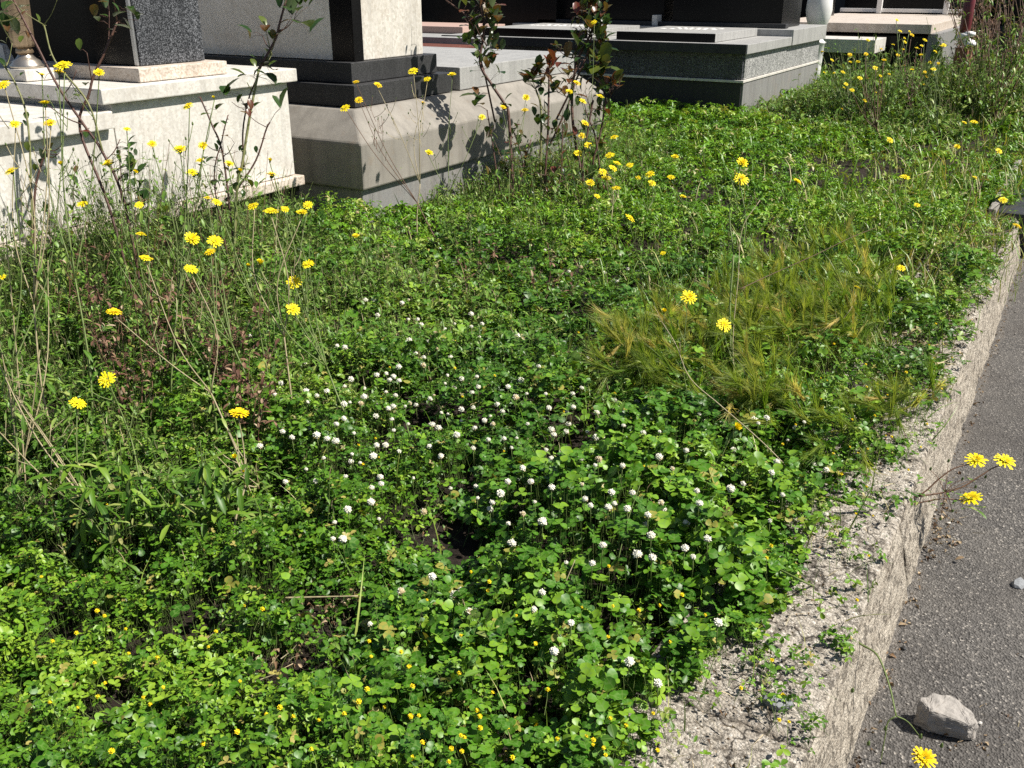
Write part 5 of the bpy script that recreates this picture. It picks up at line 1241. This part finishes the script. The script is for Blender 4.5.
for (x, y) in TF:
    p = at(x, y, .06)
    for _ in range(3):
        h = float(canopy(np.array([p[0]]), np.array([p[1]]))[0]) + .006; p = at(x, y, h)
    if p[0] > KX - .015: continue
    o = bpy.data.objects.new("yellow_trefoil_flower", TH[R.randrange(3)]); put(o); o.location = Vector(p)
    s = R.uniform(.007, .0115) * max(1, depth(p) / 3.2) ** .5; o.scale = (s, s, s); o.rotation_euler = (R.uniform(-.5, .5), R.uniform(-.5, .5), R.uniform(0, 6))
    z = next(w for f, w in TZ if f(x, y)); tag(o, "tiny yellow trefoil flower " + z, "trefoil flower", "yellow trefoil flowers " + z)

# ------------------------------------------------------------------ stones, grit and litter
def rock():
    B = at(945, 733, -.25); t = thing("broken_rock", B, "broken angular grey rock lying on the asphalt", "rock")
    cf = np.array([-math.sin(YAW), math.cos(YAW), 0]); P = lambda r_, f_, z: RIGHT * r_ + cf * f_ + np.array([0, 0, z * 1.25])
    top = [P(-.058, .040, .058), P(-.02, .056, .060), P(.028, .052, .056), P(.062, .006, .044), P(.052, -.020, .040), P(.034, -.032, .044), P(-.046, .000, .056)]
    bot = [P(-.068, .030, 0), P(-.03, .064, 0), P(.035, .062, 0), P(.074, .005, 0), P(.064, -.024, 0), P(.030, -.024, 0), P(-.044, .006, 0)]
    midr = [P(-.070, .028, .03), P(.076, .0, .022), P(-.052, -.002, .03), P(.038, -.034, .018)]
    bm = bmesh.new()
    for p in top + bot + midr: bm.verts.new(Vector(p))
    bmesh.ops.convex_hull(bm, input=list(bm.verts))
    bmesh.ops.bevel(bm, geom=list(bm.edges), offset=.0022, segments=1, affect='EDGES')
    bmesh.ops.triangulate(bm, faces=list(bm.faces))
    for _ in range(3): bmesh.ops.subdivide_edges(bm, edges=list(bm.edges), cuts=1, use_grid_fill=True)
    bm.normal_update()
    for v_ in bm.verts:
        n_ = mnoise.fractal(v_.co * 45, .7, 2, 5) * .0040 + mnoise.fractal(v_.co * 220, .7, 2, 3) * .0012
        v_.co += v_.normal * n_
    me = bpy.data.meshes.new("rock"); bm.to_mesh(me); bm.free(); me.materials.append(M['rock'])
    o = bpy.data.objects.new("rock", me); put(o, t)
rock()
def pebble_mesh(seed, flat=.6, sub=2):
    bm = bmesh.new(); bmesh.ops.create_icosphere(bm, subdivisions=sub, radius=.5); q = random.Random(seed); off = Vector((q.random() * 9, q.random() * 9, 0))
    for v_ in bm.verts:
        v_.co *= 1 + .45 * mnoise.fractal(v_.co * 1.6 + off, .8, 2, 3); v_.co.z *= flat
    me = bpy.data.meshes.new("stone"); bm.to_mesh(me); bm.free(); return me
for k, (x, y, z, w, mat, lab) in enumerate(((776, 702, .005, .062, 'bluestone', "smooth blue grey stone set in the kerb top"), (1019, 584, -.245, .05, 'bluestone', "dark grey stone on the asphalt at the frame edge"), (863, 593, -.03, .022, 'marble_white', "small white pebble stuck on the kerb face"),
                                           (806, 700, -.01, .022, 'bluestone', "little dark stone at the kerb rim"), (980, 723, -.245, .012, 'marble_white', "tiny white pebble beside the broken rock"), (904, 648, -.245, .016, 'granite_dark', "black chip lying on the asphalt at the kerb foot"),
                                           (949, 523, -.24, .014, 'marble_white', "white pebble in dead leaves at the kerb foot"))):
    me = pebble_mesh(k, .55); me.materials.append(M[mat]); o = bpy.data.objects.new("stone", me); put(o); o.location = Vector(at(x, y, z)); o.scale = (w, w * .8, w); o.rotation_euler = (0, 0, k)
    for p_ in me.polygons: p_.use_smooth = False
    tag(o, lab, "stone")
# loose grit: on the asphalt, thickest along its broken edge and the kerb foot
PB = []
for k in range(5):
    me = pebble_mesh(40 + k, .7, 1); v_ = np.array([tuple(v.co) for v in me.vertices]); f_ = np.array([tuple(p.vertices) for p in me.polygons])
    PB.append((v_, np.zeros((len(v_), 3)), f_, np.zeros((0, 4), int))); bpy.data.meshes.remove(me)
r = np.random.default_rng(91)
g = Stuff("grit", [M['pebble']]); n = 24000
x = r.uniform(KB - .02, .75, n); y = r.uniform(1.0, 8.0, n)
dens = .22 + .8 * np.exp(-((x - .205 - .03 * np.sin(y * 3)) / .035) ** 2) + .5 * np.exp(-((x - KB) / .03) ** 2) + .55 * (x > .22)
dens *= .35 + 1.2 * fbm(x, y, 5, 2, 77); keep = r.random(n) < dens * .7; x, y = x[keep], y[keep]
size = np.clip(r.lognormal(math.log(.0036), .45, len(x)), .0016, .014)
zr = -.25 + (fbm(x, y, 4, 3, 9) - .5) * .014 - np.clip((x - .2 - .05 * fbm(x, y, 3, 3)) * 25, 0, 1) * .016 + size * .15
g.add(instance(PB, np.stack([x, y, zr], -1), size, r.uniform(0, 6.28, len(x)), r.normal(0, .3, len(x)), r.uniform(0, 6.28, len(x)), r.random(len(x)), r))
n = 1500; x = r.uniform(-.52, KX - .01, n); y = r.uniform(1.1, 7, n); size = np.clip(r.lognormal(math.log(.004), .5, n), .002, .018)
g.add(instance(PB, np.stack([x, y, np.full(n, .004)], -1), size, r.uniform(0, 6.28, n), r.normal(0, .3, n), r.uniform(0, 6.28, n), r.random(n), r))
g.build("loose grit and tiny stones on the asphalt and kerb", "grit")
lt = Stuff("leaf_litter", [M['litter'], M['straw']])
CURL = [compound(leaflet5, 1, 500 + i, L=1.0, W=.55, fold=.7, droop=.9) for i in range(6)]
def litter(cx, cy, sx, sy, n, z, s0, mi=0, T=CURL):
    x = r.normal(cx, sx, n); y = r.normal(cy, sy, n)
    if z > -.1: k_ = x < -.25; x, y = x[k_], y[k_]; n = len(x)
    s_ = np.clip(r.normal(s0, s0 * .4, n), s0 * .3, s0 * 2.5)
    lt.add(instance(T, np.stack([x, y, np.full(n, z) + r.uniform(0, .008, n)], -1), s_, r.uniform(0, 6.28, n), r.normal(0, .5, n), r.uniform(0, 6.28, n), r.random(n), r), mi)
NEED = [bladeT(600 + i, 2, .05, .8) for i in range(6)]
def flatneedles(cx, cy, sx, sy, n, z, L):
    x = r.normal(cx, sx, n); y = r.normal(cy, sy, n)
    if z > -.1: k_ = x < -.23 - L * 1.25; x, y = x[k_], y[k_]; n = len(x)
    if not n: return
    lt.add(instance(NEED, np.stack([x, y, np.full(n, z) + r.uniform(0, .006, n)], -1), np.clip(r.normal(L, L * .3, n), L * .3, L * 2), r.uniform(0, 6.28, n), np.full(n, 1.4) + r.normal(0, .12, n), r.uniform(0, 6.28, n), r.random(n), r), 1)
a = at(1000, 732, -.26); litter(a[0], a[1], .022, .035, 60, -.262, .016); flatneedles(a[0], a[1], .025, .04, 50, -.262, .03)
a = at(975, 748, -.26); litter(a[0], a[1], .03, .03, 25, -.252, .010); a = at(1015, 650, -.26); litter(a[0], a[1], .02, .05, 30, -.262, .012)
a = at(950, 530, -.25); litter(a[0] - .02, a[1], .025, .10, 90, -.248, .014); flatneedles(a[0], a[1], .03, .12, 40, -.248, .03)
for yy in np.arange(1.3, 7.0, .15):
    litter(KB + .015, yy, .012, .08, 8, -.25, .011)
    litter(-.42, yy, .06, .1, 16 if yy < 2.8 else 34, .006, .009); flatneedles(-.40, yy, .09, .1, 14, .006, .04)
    if yy > 3.6: flatneedles(-.36, yy, .11, .1, 90, .012, .10)
    if yy > 4.0: litter(-.30, yy, .06, .1, 22, .006, .014)
for (px_, py_, n_) in ((335, 605, 140), (440, 525, 30), (270, 655, 120), (300, 560, 40), (870, 168, 60)):
    a = at(px_, py_); litter(a[0], a[1], .07, .06, n_, .0, .011); flatneedles(a[0], a[1], .08, .06, n_ // 4, .0, .04)
a = at(840, 205, -.0)
lt.build("dead leaf bits and straw on kerb, soil and gutter", "litter")
# one curled brown leaf in the gutter
t = thing("dead_leaf", at(955, 560, -.245), "curled orange brown dead leaf on the asphalt at the kerb foot", "leaf")
me_o = leafpatch("blade", [(at(955, 560, -.243), .03, (1, .3), .25, .7)], M['litter'], t, OVATE, rp)
